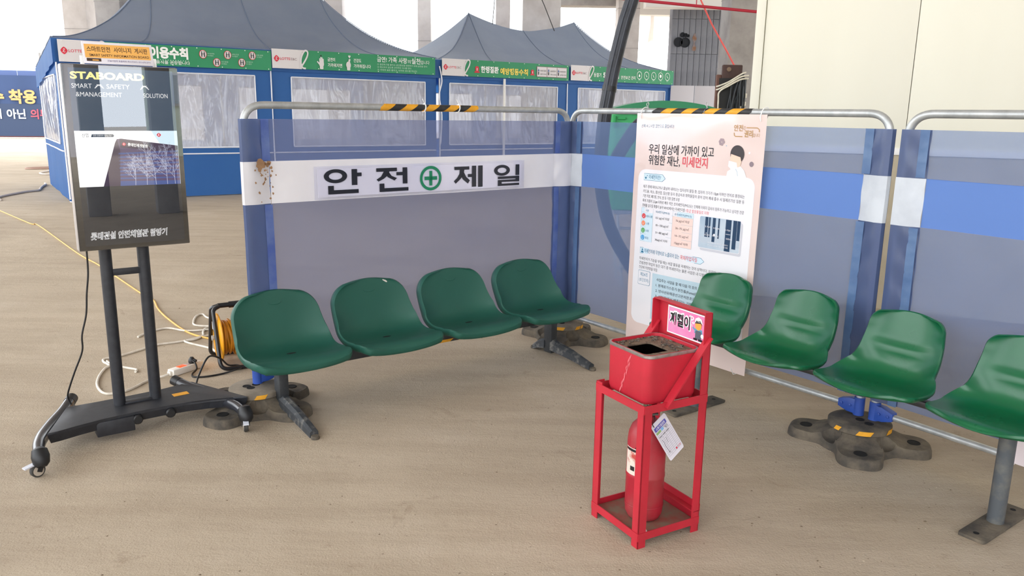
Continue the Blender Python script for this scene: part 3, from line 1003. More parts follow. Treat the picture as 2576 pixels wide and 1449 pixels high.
def mesh_fence(loc, rz, label, front, seed):
    t = thing('mesh_barrier', label, 'barrier', loc, rz, 'pipe framed mesh barriers')
    r = 0.0185
    zs = 0.125
    path = fillet([(0, 0, zs), (0, 0, BH), (BW, 0, BH), (BW, 0, zs)], 0.115, 10)
    b = MB(); b.tube(path, r, 16); b.build('pipe_frame', M_GALV, t)
    b = MB(); b.tube([(0.05, 0, 0.165), (BW - 0.05, 0, 0.165)], 0.016, 12); b.build('bottom_rail', M_GALV, t)
    for x, s in ((0.0, 1), (BW, -1)):
        b = MB()
        b.tube([(x, 0, 0.125), (x, 0, 0.215)], 0.026, 14)
        M = Matrix.Translation((x, 0.022, 0.168)) @ Matrix.Rotation(PI / 2, 4, 'X')
        b.prism([(s * 0.0, -0.038), (s * 0.05, -0.036), (s * 0.100, -0.020), (s * 0.100, 0.018), (s * 0.045, 0.036), (s * 0.0, 0.038)][::s], 0.0, 0.044, M, 0, 0.003)
        for hx in (0.035, 0.08):
            b.lathe([(0.007, 0), (0.007, 0.004), (0.004, 0.005)], 8, (x + s * hx, -0.023, 0.168), Matrix.Rotation(PI / 2, 4, 'X'))
        b.build('clamp', M_CLAMP, t)
    zt, zb = 1.507, 0.225
    ks = 0.125 if front else 0.11
    def yy(x, z):
        return -0.004 + 0.010 * noise.noise(Vector((x * 1.2 + seed, z * 1.1, seed))) + 0.006 * noise.noise(Vector((x * 3.1, z * 2.4 + seed, 2)))
    def sheet(x0, x1, z0, z1, off):
        g = MB(); nu, nv = max(2, int((x1 - x0) / 0.07)), max(2, int((z1 - z0) / 0.07))
        g.grid(lambda u, v: (x0 + (x1 - x0) * u, yy(x0 + (x1 - x0) * u, z0 + (z1 - z0) * v) + off, z0 + (z1 - z0) * v), nu, nv)
        return g
    mm = M_MESH1 if front else M_MESH2
    b0, b1 = 1.078, 1.295
    s1 = sheet(ks, BW - ks, zb, b0, 0); s2 = sheet(ks, BW - ks, b1, zt, 0)
    s1.add(s2.v, s2.f)
    mesh = s1.build('mesh_sheet', mm, t)
    # sleeves folded round the posts
    def sleeve(x, s, z0, z1, name, m, rr=0.024):
        g = MB()
        def f(u, v):
            z = z0 + (z1 - z0) * v
            ctl = [(ks, 0.003), (ks * .6, -.014), (0.018, -rr), (-rr * .75, -rr * .75), (-rr, 0.0), (-rr * .7, rr * .75), (0.02, rr), (ks * .55, .012), (ks, 0.004)]
            q = u * (len(ctl) - 1); i = min(int(q), len(ctl) - 2); fr = q - i
            a = ctl[i][0] * (1 - fr) + ctl[i + 1][0] * fr; bb = ctl[i][1] * (1 - fr) + ctl[i + 1][1] * fr
            w = 0.004 * noise.noise(Vector((a * 20, z * 4 + seed, x))) + 0.0035 * math.sin(z * 42 + seed + 2 * a * 30) * (1 if abs(a) > 0.03 else 0)
            return (x + s * a, bb + w + yy(x + s * a, z) * (1 if a > 0.05 else 0.3), z)
        g.grid(f, 16, max(4, int((z1 - z0) / 0.02)))
        return g.build(name, m, t)
    for x, s in ((0, 1), (BW, -1)):
        sleeve(x, s, zb, b0, 'sleeve', M_SLEEVE); sleeve(x, s, b1, zt, 'sleeve', M_SLEEVE)
        sleeve(x, s, b0, b1, 'band_wrap', M_BANDW if front else M_BANDP, 0.0255)
        hx = x + s * (ks - 0.02)
        for z0, z1 in ((zb, b0 - .004), (b1 + .004, zt)):
            h = MB()
            h.grid(lambda u, v: (hx + (u - .5) * 0.042, yy(hx, z0 + (z1 - z0) * v) - 0.0155 - 0.002 * math.sin(26 * v * (z1 - z0) * 4) * math.sin(PI * u), z0 + (z1 - z0) * v), 4, max(6, int((z1 - z0) / 0.02)))
            h.build('hem', M_STITCH if front else M_STITCH2, t)
    g = sheet(ks if not front else ks, BW - ks, b0, b1, -0.004 if front else 0.004)
    g.build('band', M_BANDW if front else M_BANDB, t)
    return t

F1 = ((-1.3532, 4.0094, 0), .6812)
F2 = ((.389, 5.4358, 0), -.9235)
F3 = ((1.7673, 3.6129, 0), -.9633)
f1 = mesh_fence(*F1, 'mesh barrier with white safety first band, behind the left bench', True, 1.0)
f2 = mesh_fence(*F2, 'mesh barrier with blue band that carries the pink dust poster', False, 4.0)
f3 = mesh_fence(*F3, 'rightmost mesh barrier, cut by the right edge of the picture', False, 8.0)
for f, x0, x1, z, r, n, fi in ((f1, .772, 1.445, BH, .0196, 9, 0), (f2, .742, 1.452, BH, .0196, 9, 1), (f2, 0.9, 1.46, .165, .0172, 6, 0), (f1, 0.8, 1.5, .165, .0172, 8, 0)):
    b = MB(); hazard_wrap(b, x0, x1, z, r, n, fi)
    b.build('hazard_tape', [M_YEL, M_BLKTAPE], f)
for x in (1.065, 1.305): zip_tie(f1, x, BH, 0.0225)
for x in (0.70, 1.555): pass
# mud splashes on the left end of the white band
b = MB()
for i in range(46):
    u = random.gauss(0.085, 0.022); z = 1.29 - abs(random.gauss(0, 0.10))
    rr = random.uniform(0.002, 0.007) * (1.8 if z > 1.24 else 1)
    if z < 1.09 or u < 0.02: continue
    n = 7
    b.add([(u + rr * random.uniform(.6, 1.2) * math.cos(2 * PI * k / n), -0.040, z + rr * random.uniform(.6, 1.6) * math.sin(2 * PI * k / n)) for k in range(n)], [list(range(n))], 0, False)
b.add([(0.062 + 0.020 * math.cos(2 * PI * k / 9) * (1 + .3 * math.sin(3 * k)), -0.0405, 1.283 + 0.030 * math.sin(2 * PI * k / 9)) for k in range(9)], [list(range(9))], 0, False)
b.build('mud_stain', mat('brown_mud', '9a7656', 0.95, c2='8a6a4e', scale=30), f1, kind='stuff')

# ---- safety first sign on the white band
sg = thing('safety_sign', 'clear film sign with black Korean letters and green cross on the white band', 'sign',
           Vector(F1[0]), F1[1])
M_SIGNW = mat('sign_white', 'f1eff2', 0.25, coat=0.6)
M_FILM = sheet_mat('clear_film_edge', 'fbfbff', 'e6e6ee', 0.14, 0.2, rough=0.1, gloss=0.35)
b = MB(); b.span((.372, -.037, 1.098), (1.775, -.033, 1.250)); b.build('sheet', M_SIGNW, sg)
b = MB(); b.span((.350, -.040, 1.086), (1.795, -.038, 1.262)); b.build('film', M_FILM, sg)
A = Art((0, -.0415, 0), (1, 0, 0), (0, 0, 1), 0.0005)
MKK = mat('sign_black', '1b1c26', 0.35)
MGG = mat('sign_green', '0f7d57', 0.4)
def fr(x0, y0, w, h):
    return lambda pts: [(x0 + a * w, y0 + c * h) for a, c in pts]
def R_(f, a0, c0, a1, c1): A.poly(f([(a0, c0), (a1, c0), (a1, c1), (a0, c1)]), MKK, 1)
A.part('letter')
f = fr(.405, 1.112, .225, .134)
A.ring(.405 + .305 * .225, 1.112 + .72 * .134, .305 * .225, .175 * .225, MKK, 1, ky=.28 * .134 / (.305 * .225), kyi=.145 * .134 / (.175 * .225))
R_(f, .73, .33, .88, .98); R_(f, .88, .68, 1.0, .83); R_(f, .10, 0, .25, .34); R_(f, .25, 0, .91, .16)
A.part('letter')
f = fr(.722, 1.110, .207, .133)
R_(f, .0, .85, .64, 1.0)
A.poly(f([(.23, .86), (.41, .86), (.36, .70), (.24, .56), (.06, .44), (0, .53), (.14, .64)]), MKK, 1)
A.poly(f([(.25, .80), (.40, .80), (.47, .66), (.64, .56), (.56, .46), (.36, .60)]), MKK, 1)
R_(f, .82, .31, .97, 1.0); R_(f, .62, .67, .82, .81); R_(f, .09, 0, .24, .35); R_(f, .24, 0, 1.0, .15)
A.part('green_cross')
A.ring(1.0825, 1.1745, .0755, .0575, MGG, 1, ky=.95)
A.rect(1.0825 - .044, 1.1745 - .0105, 1.0825 + .044, 1.1745 + .0105, MGG, 1); A.rect(1.0825 - .0105, 1.1745 - .043, 1.0825 + .0105, 1.1745 + .043, MGG, 1)
A.part('letter')
f = fr(1.247, 1.108, .215, .130)
R_(f, .02, .83, .53, .98)
A.poly(f([(.20, .84), (.36, .84), (.33, .60), (.22, .40), (.06, .20), (0, .32), (.12, .48), (.19, .65)]), MKK, 1)
A.poly(f([(.21, .70), (.35, .70), (.42, .50), (.55, .33), (.48, .18), (.30, .40)]), MKK, 1)
R_(f, .48, .48, .63, .62); R_(f, .62, .02, .77, 1.0); R_(f, .84, 0, 1.0, 1.0)
A.part('letter')
f = fr(1.551, 1.106, .203, .131)
A.ring(1.551 + .31 * .203, 1.106 + .74 * .131, .31 * .203, .175 * .203, MKK, 1, ky=.26 * .131 / (.31 * .203), kyi=.13 * .131 / (.175 * .203))
R_(f, .85, .49, 1.0, 1.0); R_(f, .15, .33, 1.0, .45); R_(f, .85, .18, 1.0, .34); R_(f, .15, .185, .86, .285); R_(f, .15, 0, .30, .19); R_(f, .30, 0, 1.0, .105)
A.build('lettering', sg)

# ------------------------------------------------------------------ rubber bases
def rubber_base(loc, arms, label, tape_a, disc_r=0.14, holes=((0.045, 0.0), (-0.02, 0.05), (-0.03, -0.045)), dusty=True):
    t = thing('barrier_base', label, 'base', loc, 0.0, 'cross shaped rubber bases under the barriers')
    NA, NR = 192, 36
    def rad(a):
        r = 0.185
        for am in arms:
            d = (a - math.radians(am) + PI) % (2 * PI) - PI
            r = max(r, 0.185 + 0.132 * math.exp(-(abs(d) / 0.44) ** 4))
        return r
    def hgt(rr, a, R):
        h = 0.098 - 0.052 * max(0.0, min(1.0, (rr - 0.12) / 0.10)) ** 0.8
        x, y = rr * math.cos(a), rr * math.sin(a)
        # pockets between the arms
        for i, am in enumerate(arms):
            m = math.radians((am + arms[(i + 1) % len(arms)] + (360 if i == len(arms) - 1 else 0)) / 2)
            d = math.hypot(x - 0.168 * math.cos(m), y - 0.168 * math.sin(m))
            if d < 0.045: h = min(h, 0.030 + 0.02 * (d / 0.045) ** 4)
        return h
    vs, fs = [], []
    for j in range(NR + 3):
        for k in range(NA):
            a = 2 * PI * k / NA
            R = rad(a)
            if j <= NR:
                rr = 0.02 + (R - 0.02) * j / NR
                z = hgt(rr, a, R)
                if j == NR: z = max(0.02, z - 0.006)
            elif j == NR + 1: rr, z = R + 0.006, max(0.012, hgt(R, a, R) * 0.5)
            else: rr, z = R + 0.008, 0.0
            vs.append((rr * math.cos(a), rr * math.sin(a), z))
    for j in range(NR + 2):
        for k in range(NA):
            fs.append([j * NA + k, (j + 1) * NA + k, (j + 1) * NA + (k + 1) % NA, j * NA + (k + 1) % NA])
    fs.append(list(range(NA)))
    b = MB(); b.add(vs, [f_[::-1] if False else f_ for f_ in fs], 0, True)
    b.build('foot', M_RUBBER, t)
    for am in arms:
        m = math.radians(am)
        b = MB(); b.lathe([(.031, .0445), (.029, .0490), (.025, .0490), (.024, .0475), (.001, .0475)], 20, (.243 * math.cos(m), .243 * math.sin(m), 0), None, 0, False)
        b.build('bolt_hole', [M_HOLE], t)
    b = MB()
    b.lathe([(disc_r - 0.012, 0.088), (disc_r, 0.094), (disc_r, 0.118), (disc_r - 0.008, 0.124), (0.001, 0.124)], 48, caps=False)
    b.build('disc_plate', mat('dust_covered_rubber', '8b8071', 0.95, c2='6a6155', scale=7, bump=.2, bscale=60) if dusty else M_RUBBER, t)
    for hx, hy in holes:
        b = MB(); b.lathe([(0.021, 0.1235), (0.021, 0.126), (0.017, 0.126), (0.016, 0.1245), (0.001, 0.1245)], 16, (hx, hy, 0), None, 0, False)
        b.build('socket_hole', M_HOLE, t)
    for a0, wd in tape_a:
        b = MB()
        b.grid(lambda u, v: ((disc_r + 0.0015) * math.cos(math.radians(a0 + wd * u + 6 * v)), (disc_r + 0.0015) * math.sin(math.radians(a0 + wd * u + 6 * v)), 0.095 + 0.022 * v), 6, 1)
        b.build('reflective_tape', M_YEL, t)
    return t

rubber_base((1.700, 3.610, 0), [65, 150, 249, 338], 'rubber barrier base under the right bench with three orange tape marks', [(196, 12), (240, 26), (300, 22), (345, 15)], 0.145, ((0.02, -0.055), (0.0, 0.0)), False)
rubber_base((.372, 5.385, 0), [62, 148, 245, 330], 'pale dusty rubber barrier base in the corner behind the left bench leg', [(240, 24), (300, 18), (322, 14), (200, 10)], 0.135, ((-0.02, -0.04),))
rubber_base((-1.345, 3.965, 0), [60, 155, 244, 335], 'rubber barrier base with four sockets beside the display stand', [(238, 18), (282, 22), (330, 12)], 0.142, ((-0.01, 0.02), (-0.05, -0.01), (-0.02, -0.035)))
# ---- loose sheet of paper low on the rightmost barrier
pp = thing('paper_sheet', 'blank pinkish paper sheet hung low on the rightmost barrier', 'paper', Vector(F3[0]), F3[1])
b = MB(); b.grid(lambda u, v: (.632 + .9 * u, -.035 - 0.006 * math.sin(3 * u + 2 * v), .155 + 1.2 * v * 0.16), 8, 6)
b.build('sheet', mat('pink_paper', 'e6d8da', 0.5), pp)
b = MB(); b.tube([(.645, -.036, .2), (.640, -.03, .165), (.638, -.02, .145)], .003, 6); b.build('zip_tie', M_ZIP, pp)
# ------------------------------------------------------------------ dust warning poster on the second barrier
C2 = Vector(F2[0])
po = thing('dust_poster', 'tall pink and white fine dust warning poster hung on the barrier', 'poster', C2 + Vector((.642 * math.cos(F2[1]), .642 * math.sin(F2[1]), 0)), F2[1])
PW_, PH_ = .922, 1.413
def pwarp(u, v):
    return 0.010 * (PH_ - v) + 0.006 * math.sin(5.2 * u + 1.0) * math.sin(2.1 * v) + 0.003 * noise.noise(Vector((u * 4, v * 4, 0)))
M_PINK = mat('poster_pink_gloss', 'e3cdc6', 0.16, c2='e7d3cd', scale=1.2, coat=0.5)
M_PWH = mat('poster_white_gloss', 'f0eef2', 0.16, coat=0.5)
for m_ in (M_PINK, M_PWH): m_.node_tree.nodes['Principled BSDF'].inputs['Coat IOR'].default_value = 2.0; m_.node_tree.nodes['Principled BSDF'].inputs['Coat Weight'].default_value = 1.0
b = MB()
b.grid(lambda u, v: (PW_ * u, -0.036 - pwarp(PW_ * u, PH_ * v), .152 + PH_ * v), 24, 34)
b.build('sheet', M_PINK, po)
A = Art((0, -.0362, .15), (1, 0, 0), (0, 0, 1), 0.0007)
A.warp = pwarp
GK = mat('poster_ink', '26282e', 0.4); GR = mat('poster_red', 'd4505a', 0.4); GB = mat('poster_blue', '3f7d9c', 0.4)
LB = mat('poster_light_blue', 'cfe3ee', 0.2, coat=0.4); LB2 = mat('poster_pale_blue', 'bcd3de', 0.2, coat=0.4)
GO = mat('poster_gold', 'b08a58', 0.4); PKL = mat('poster_blush', 'f0d3ca', 0.2, coat=0.4); GG = mat('poster_line', '9db4c0', 0.4)
# white rounded panel as many bands so that it follows the sheet
def banded(u0, v0, u1, v1, mt, lay, r=0.0):
    n = max(2, int((v1 - v0) / 0.05)); mcol = max(2, int((u1 - u0) / 0.08))
    vs, fs = [], []
    for j in range(n + 1):
        v = v0 + (v1 - v0) * j / n
        e = 0.0
        for vv in (v - v0, v1 - v):
            if vv < r: e = max(e, r - math.sqrt(max(0, r * r - (r - vv) ** 2)))
        for i in range(mcol + 1):
            vs.append(A.P(u0 + e + (u1 - u0 - 2 * e) * i / mcol, v, lay))
    for j in range(n):
        for i in range(mcol):
            a = j * (mcol + 1) + i
            fs.append([a, a + 1, a + mcol + 2, a + mcol + 1])
    A.mb.add(vs, fs, A.m(mt), True)
def banded2(u0, v0, u1, v1, mt, lay, r):
    # fine rows near the rounded ends
    for (a, c) in ((v0, v0 + r), (v0 + r, v1 - r), (v1 - r, v1)):
        n = 10 if c - a <= r + 1e-6 else max(2, int((c - a) / 0.04)); mcol = 10
        vs, fs = [], []
        for j in range(n + 1):
            v = a + (c - a) * j / n
            e = 0.0
            for vv in (v - v0, v1 - v):
                if vv < r: e = max(e, r - math.sqrt(max(0, r * r - (r - vv) ** 2)))
            for i in range(mcol + 1): vs.append(A.P(u0 + e + (u1 - u0 - 2 * e) * i / mcol, v, lay))
        for j in range(n):
            for i in range(mcol):
                q = j * (mcol + 1) + i
                fs.append([q, q + 1, q + mcol + 2, q + mcol + 1])
        A.mb.add(vs, fs, A.m(mt), True)
A.part('white_panel')
banded2(.040, .128, .882, 1.085, M_PWH, 1, .055)
A.part('small_lettering')
A.text('산재 사고사망 절반으로 줄입시다!', .042, 1.333, .020, GB, 2, width=.255)
A.part('logo_lettering')
A.text('안전', .719, 1.330, .030, GO, 2, width=.058, bold=.02); A.text('은', .779, 1.336, .018, GO, 2, width=.018)
A.text('권리', .788, 1.300, .032, GO, 2, width=.054, bold=.03); A.text('입니다', .844, 1.300, .018, GO, 2, width=.042)
A.stroke([(.80, 1.346), (.868, 1.346), (.880, 1.338), (.881, 1.325)], .005, GO, 2); A.stroke([(.722, 1.318), (.724, 1.304), (.732, 1.299), (.778, 1.299)], .005, GO, 2)
A.part('headline')
A.text('우리 일상에 가까이 있고', .113, 1.184, .052, GK, 2, width=.482, bold=.012)
A.text('위험한 재난,', .116, 1.120, .052, GK, 2, width=.243, bold=.012)
A.text('미세먼지', .377, 1.122, .052, GR, 2, width=.180, bold=.02)
# figure of a man in a mask and white coat, dust specks
A.part('man_figure')
A.disc(.752, 1.205, .046, mat('poster_hair', '3a3436', 0.4), 3, ry=.048)
A.poly([(.712, 1.205), (.775, 1.19), (.782, 1.165), (.775, 1.14), (.735, 1.128), (.706, 1.16)], mat('poster_skin', 'f0c8b4', 0.3), 4)
A.poly([(.700, 1.168), (.752, 1.160), (.760, 1.130), (.722, 1.118), (.698, 1.138)], M_PWH, 5)
A.poly([(.690, 1.085), (.694, 1.11), (.735, 1.135), (.775, 1.145), (.805, 1.12), (.822, 1.085)], M_PWH, 3)
A.stroke([(.745, 1.13), (.76, 1.11), (.765, 1.087)], .003, GG, 4)
A.part('dust_speck')
for k in range(6): A.disc(.643 + .012 * math.cos(k), 1.266 + .012 * math.sin(k), .009, mat('poster_mauve', '9d8a90', 0.4), 2, n=10)
A.disc(.848, 1.157, .014, mat('poster_mauve_dark', '85757c', 0.4), 2, n=14); A.disc(.83, 1.215, .006, M_PWH, 2, n=10); A.disc(.676, 1.247, .004, GG, 2, n=8)
A.part('section_tag')
A.poly([(.087, 1.019), (.236, 1.019), (.259, 1.038), (.236, 1.061), (.087, 1.061)], GB, 2)
A.poly([(.089, 1.021), (.235, 1.021), (.256, 1.038), (.235, 1.059), (.089, 1.059)], LB, 3)
A.disc(.104, 1.034, .007, GB, 4, n=12); A.disc(.114, 1.048, .0035, GB, 4, n=8); A.disc(.100, 1.05, .002, GB, 4, n=8)
A.text('미세먼지란?', .130, 1.031, .024, GB, 4, width=.095)
A.part('body_text')
for k, (s, w) in enumerate((('대기 중에 떠다니거나 흩날려 내려오는 입자상의 물질 중, 입자의 크기가 10㎛ 이하인 먼지로 통칭되는', .735),
                            ('카드뮴, 비소, 황산염, 질산염 등의 중금속과 화학물질이 묻어 있어 체내 흡수 시 알레르기성 질환 등', .735),
                            ('기관 저염, 폐기종, 천식, 암 등 각종 질병 유발', .287),
                            ('특히 지름이 2.5㎛ 이하로 매우 작은 초미세먼지(PM2.5)는 인체에 더욱더 깊숙이 침투가 가능하고 심각한 건강', .738))):
    A.text(s, .088, .974 - .0285 * k, .0175, GK, 2, width=w)
A.text('장애를 일으킬 확률이 높아 WHO에서는 미세먼지를', .088, .860, .0175, GK, 2, width=.330); A.text('1등급 발암물질로 지정', .424, .860, .0175, GR, 2, width=.165)
A.part('table')
# table
A.rect(.085, .825, .485, .853, LB, 2); A.rect(.085, .648, .180, .825, LB, 2); A.rect(.332, .648, .484, .825, PKL, 2)
for v in (.8535, .825, .781, .737, .693, .648): A.rect(.085, v - .0006, .485, v + .0006, GG, 3)
for u in (.085, .180, .332, .484): A.rect(u - .0006, .648, u + .0006, .853, GG, 3)
A.text('구분', .118, .832, .013, GB, 4); A.text('미세먼지(PM10)', .203, .832, .013, GB, 4, width=.105); A.text('초미세먼지(PM2.5)', .345, .832, .013, GB, 4, width=.127)
for k, (n_, p, q, c) in enumerate((('매우나쁨', '151 ㎍/㎥ 이상', '76 ㎍/㎥ 이상', 'd8464c'), ('나쁨', '81~150 ㎍/㎥', '36~75 ㎍/㎥', 'ee8a62'), ('보통', '31~80 ㎍/㎥', '16~35 ㎍/㎥', '5aa860'), ('좋음', '30㎍/㎥ 이하', '15㎍/㎥ 이하', '4a9fd4'))):
    v = .803 - .044 * k
    fm = mat('face_' + n_, c, 0.4)
    A.part('face_icon')
    A.disc(.106, v, .0155, fm, 4, n=20)
    for d in (-.006, .006): A.disc(.106 + d, v + .004, .002, M_PWH, 5, n=8)
    sgn = -1 if k < 2 else (1 if k == 3 else 0.2)
    A.stroke([(.099, v - .006 + sgn * .002), (.106, v - .006 - sgn * .002), (.113, v - .006 + sgn * .002)], .002, M_PWH, 5)
    A.part('table_text')
    A.text(n_, .127, v - .006, .013, GB, 4, width=.050 if k == 0 else None)
    A.text(p, .256, v - .007, .014, GK, 4, align='C', width=.105 if k == 0 else .098); A.text(q, .408, v - .007, .014, GK, 4, align='C', width=.100)
A.part('photo_print')
# photograph of pillars of dust sizes
banded2(.545, .655, .828, .838, mat('poster_shadow', 'c4c4cc', 0.3), 2, .012)
banded2(.530, .668, .818, .852, M_PWH, 3, .012)
banded2(.533, .671, .815, .849, mat('photo_mist', '9fb4c8', 0.2, c2='c3ced8', scale=3, coat=0.4), 4, .010)
DK = mat('photo_navy', '27405c', 0.2, coat=0.4)
for u0, u1, v0 in ((.572, .592, .735), (.597, .608, .735), (.624, .644, .712), (.662, .672, .735), (.714, .752, .672), (.764, .790, .690), (.792, .812, .74)):
    A.rect(u0, v0, u1, .848, DK, 5)
banded(.534, .700, .815, .735, mat('photo_pale', 'b9c4d0', 0.2, coat=0.4), 5)
for u0, u1, v0 in ((.624, .644, .712), (.714, .752, .672), (.764, .790, .690)): A.rect(u0, v0, u1, .74, DK, 6)
for s, u, v in (('2.5㎛', .573, .790), ('10㎛', .632, .787), ('10~70㎛', .708, .786), ('초미세먼지', .570, .742), ('미세먼지', .628, .742), ('500㎜', .722, .738)): A.text(s, u, v, .010, M_PWH, 7, width=.04)
A.disc(.640, .752, .007, M_PWH, 7, n=12); A.disc(.585, .757, .003, M_PWH, 7, n=8); A.rect(.718, .766, .750, .768, M_PWH, 7)
A.text('머리카락보다 작은 초미세먼지를 흡입하고', .600, .702, .008, M_PWH, 7, width=.14); A.text('폐 깊숙이 침투해 각종 질환을 유발', .600, .688, .008, M_PWH, 7, width=.14)
A.part('section_tag')
A.poly([(.089, .571), (.558, .571), (.584, .590), (.558, .609), (.089, .609)], GB, 2); A.poly([(.091, .573), (.557, .573), (.581, .590), (.557, .607), (.091, .607)], LB, 3)
A.disc(.110, .596, .006, GB, 4, n=12); A.poly([(.098, .576), (.122, .576), (.118, .588), (.102, .588)], GB, 4)
A.text('미세먼지에 무방비로 노출되어 있는', .128, .581, .024, GB, 4, width=.275); A.text('옥외작업자들', .410, .581, .024, GR, 4, width=.125)
A.part('body_text')
for k, (s, w) in enumerate((('미세먼지가 기승을 부릴 때는 바깥 활동을 자제하는 것이 상책이다. 하지만 날마다 옥외 작업', .72), ('건설관련 작업자 등은 대기 중 미세먼지는 물론 사업장 내 디젤엔진, 장비 등에서 발생하는', .72), ('건강에 악영향을 미침', .150))):
    A.text(s, .088, .532 - .0275 * k, .0175, GK, 2, width=w)
A.part('clause_box')
A.rect(.086, .376, .184, .466, GB, 2, r=.008); A.rect(.088, .378, .182, .464, M_PWH, 3, r=.008)
A.text('제24조', .104, .432, .022, GB, 4, width=.062); A.text('(보건조치)', .096, .398, .020, GB, 4, width=.080)
A.part('clause_panel')
banded(.203, .175, .850, .462, LB2, 2)
for k, (s, w) in enumerate((('사업주는 사업을 할 때 다음 각 호의 건강장해를 예방하기 위하여', .56), ('1. 원재료가스증기·분진흄(Fume)미스트(mist)산소결핍', .50), ('2. 방사선유해광선고온저온초음파소음진동이상기압', .50),
                            ('3. 사업장에서 배출되는 기체·액체 또는 찌꺼기', .46), ('4. 계측감시(計測監視), 컴퓨터 단말기 조작,', .42), ('5. 단순반복작업 또는 인체에 과도한 부담', .42))):
    A.text(s, .235 if k else .238, .420 - .034 * k, .0175, GK, 4, width=w)
A.build('print', po)
for u, dz in ((.035, 0), (.888, 0)):
    b = MB()
    z = 1.545
    b.tube(smooth_path([(u, -.040, z - .015), (u, -.046, z + .01), (u + .004, -.034, BH + .015), (u + .006, -.0, BH + .024), (u + .004, .02, BH), (u, .01, z)]), .0028, 6)
    b.build('zip_tie', M_ZIP, po)
for u in (.05, .50):
    b = MB(); b.lathe([(.004, 0), (.004, .003)], 8, (.035, -.04, 1.528), Matrix.Rotation(PI / 2, 4, 'X')); 
b = MB(); b.tube([(.865, -.10, .19), (.862, -.07, .15), (.862, -.018, .15)], .0025, 6); b.build('zip_tie', M_ZIP, po)
# twisted wire loops sticking up behind the rail
for u, h in ((.045, .045), (.495, .05)):
    w = thing('wire_loop', ('twisted wire loop above the poster left corner' if u < .1 else 'twisted wire loop on the rail above the taped stretch'), 'wire', C2 + Vector(((.642 + u) * math.cos(F2[1]), (.642 + u) * math.sin(F2[1]), BH)), F2[1])
    b = MB()
    b.tube(smooth_path([(0, .0, .017), (.002, 0, .028), (-.008, 0, .036), (-.007, 0, .048), (.003, 0, .052), (.008, 0, .042), (.002, 0, .03), (.0, .01, .019), (.0, .0225, .0), (0, .0, -.0225), (0, -.0225, 0), (0, 0, .0215)], 5), .0022, 6)
    b.build('loop', M_GALV, w)
# ------------------------------------------------------------------ benches with moulded seats
M_SEATA = mat('green_matte_plastic', '165143', 0.46, c2='1a5547', scale=5, amt=(0.4, 0.75), rvar=0.18, bump=0.02, bscale=140)
M_SEATB = mat('green_gloss_plastic', '0d5c38', 0.22, c2='105038', scale=3, amt=(0.4, 0.8), rvar=0.16, spec=0.5)
M_BEAM = mat('worn_black_steel', '2b2e31', 0.5, c2='45484a', scale=12, amt=(0.5, 0.75), bump=0.1, bscale=60)
M_FOOT = mat('scuffed_black_foot', '33363a', 0.65, c2='85817a', scale=16, amt=(0.50, 0.72), bump=0.3, bscale=45)

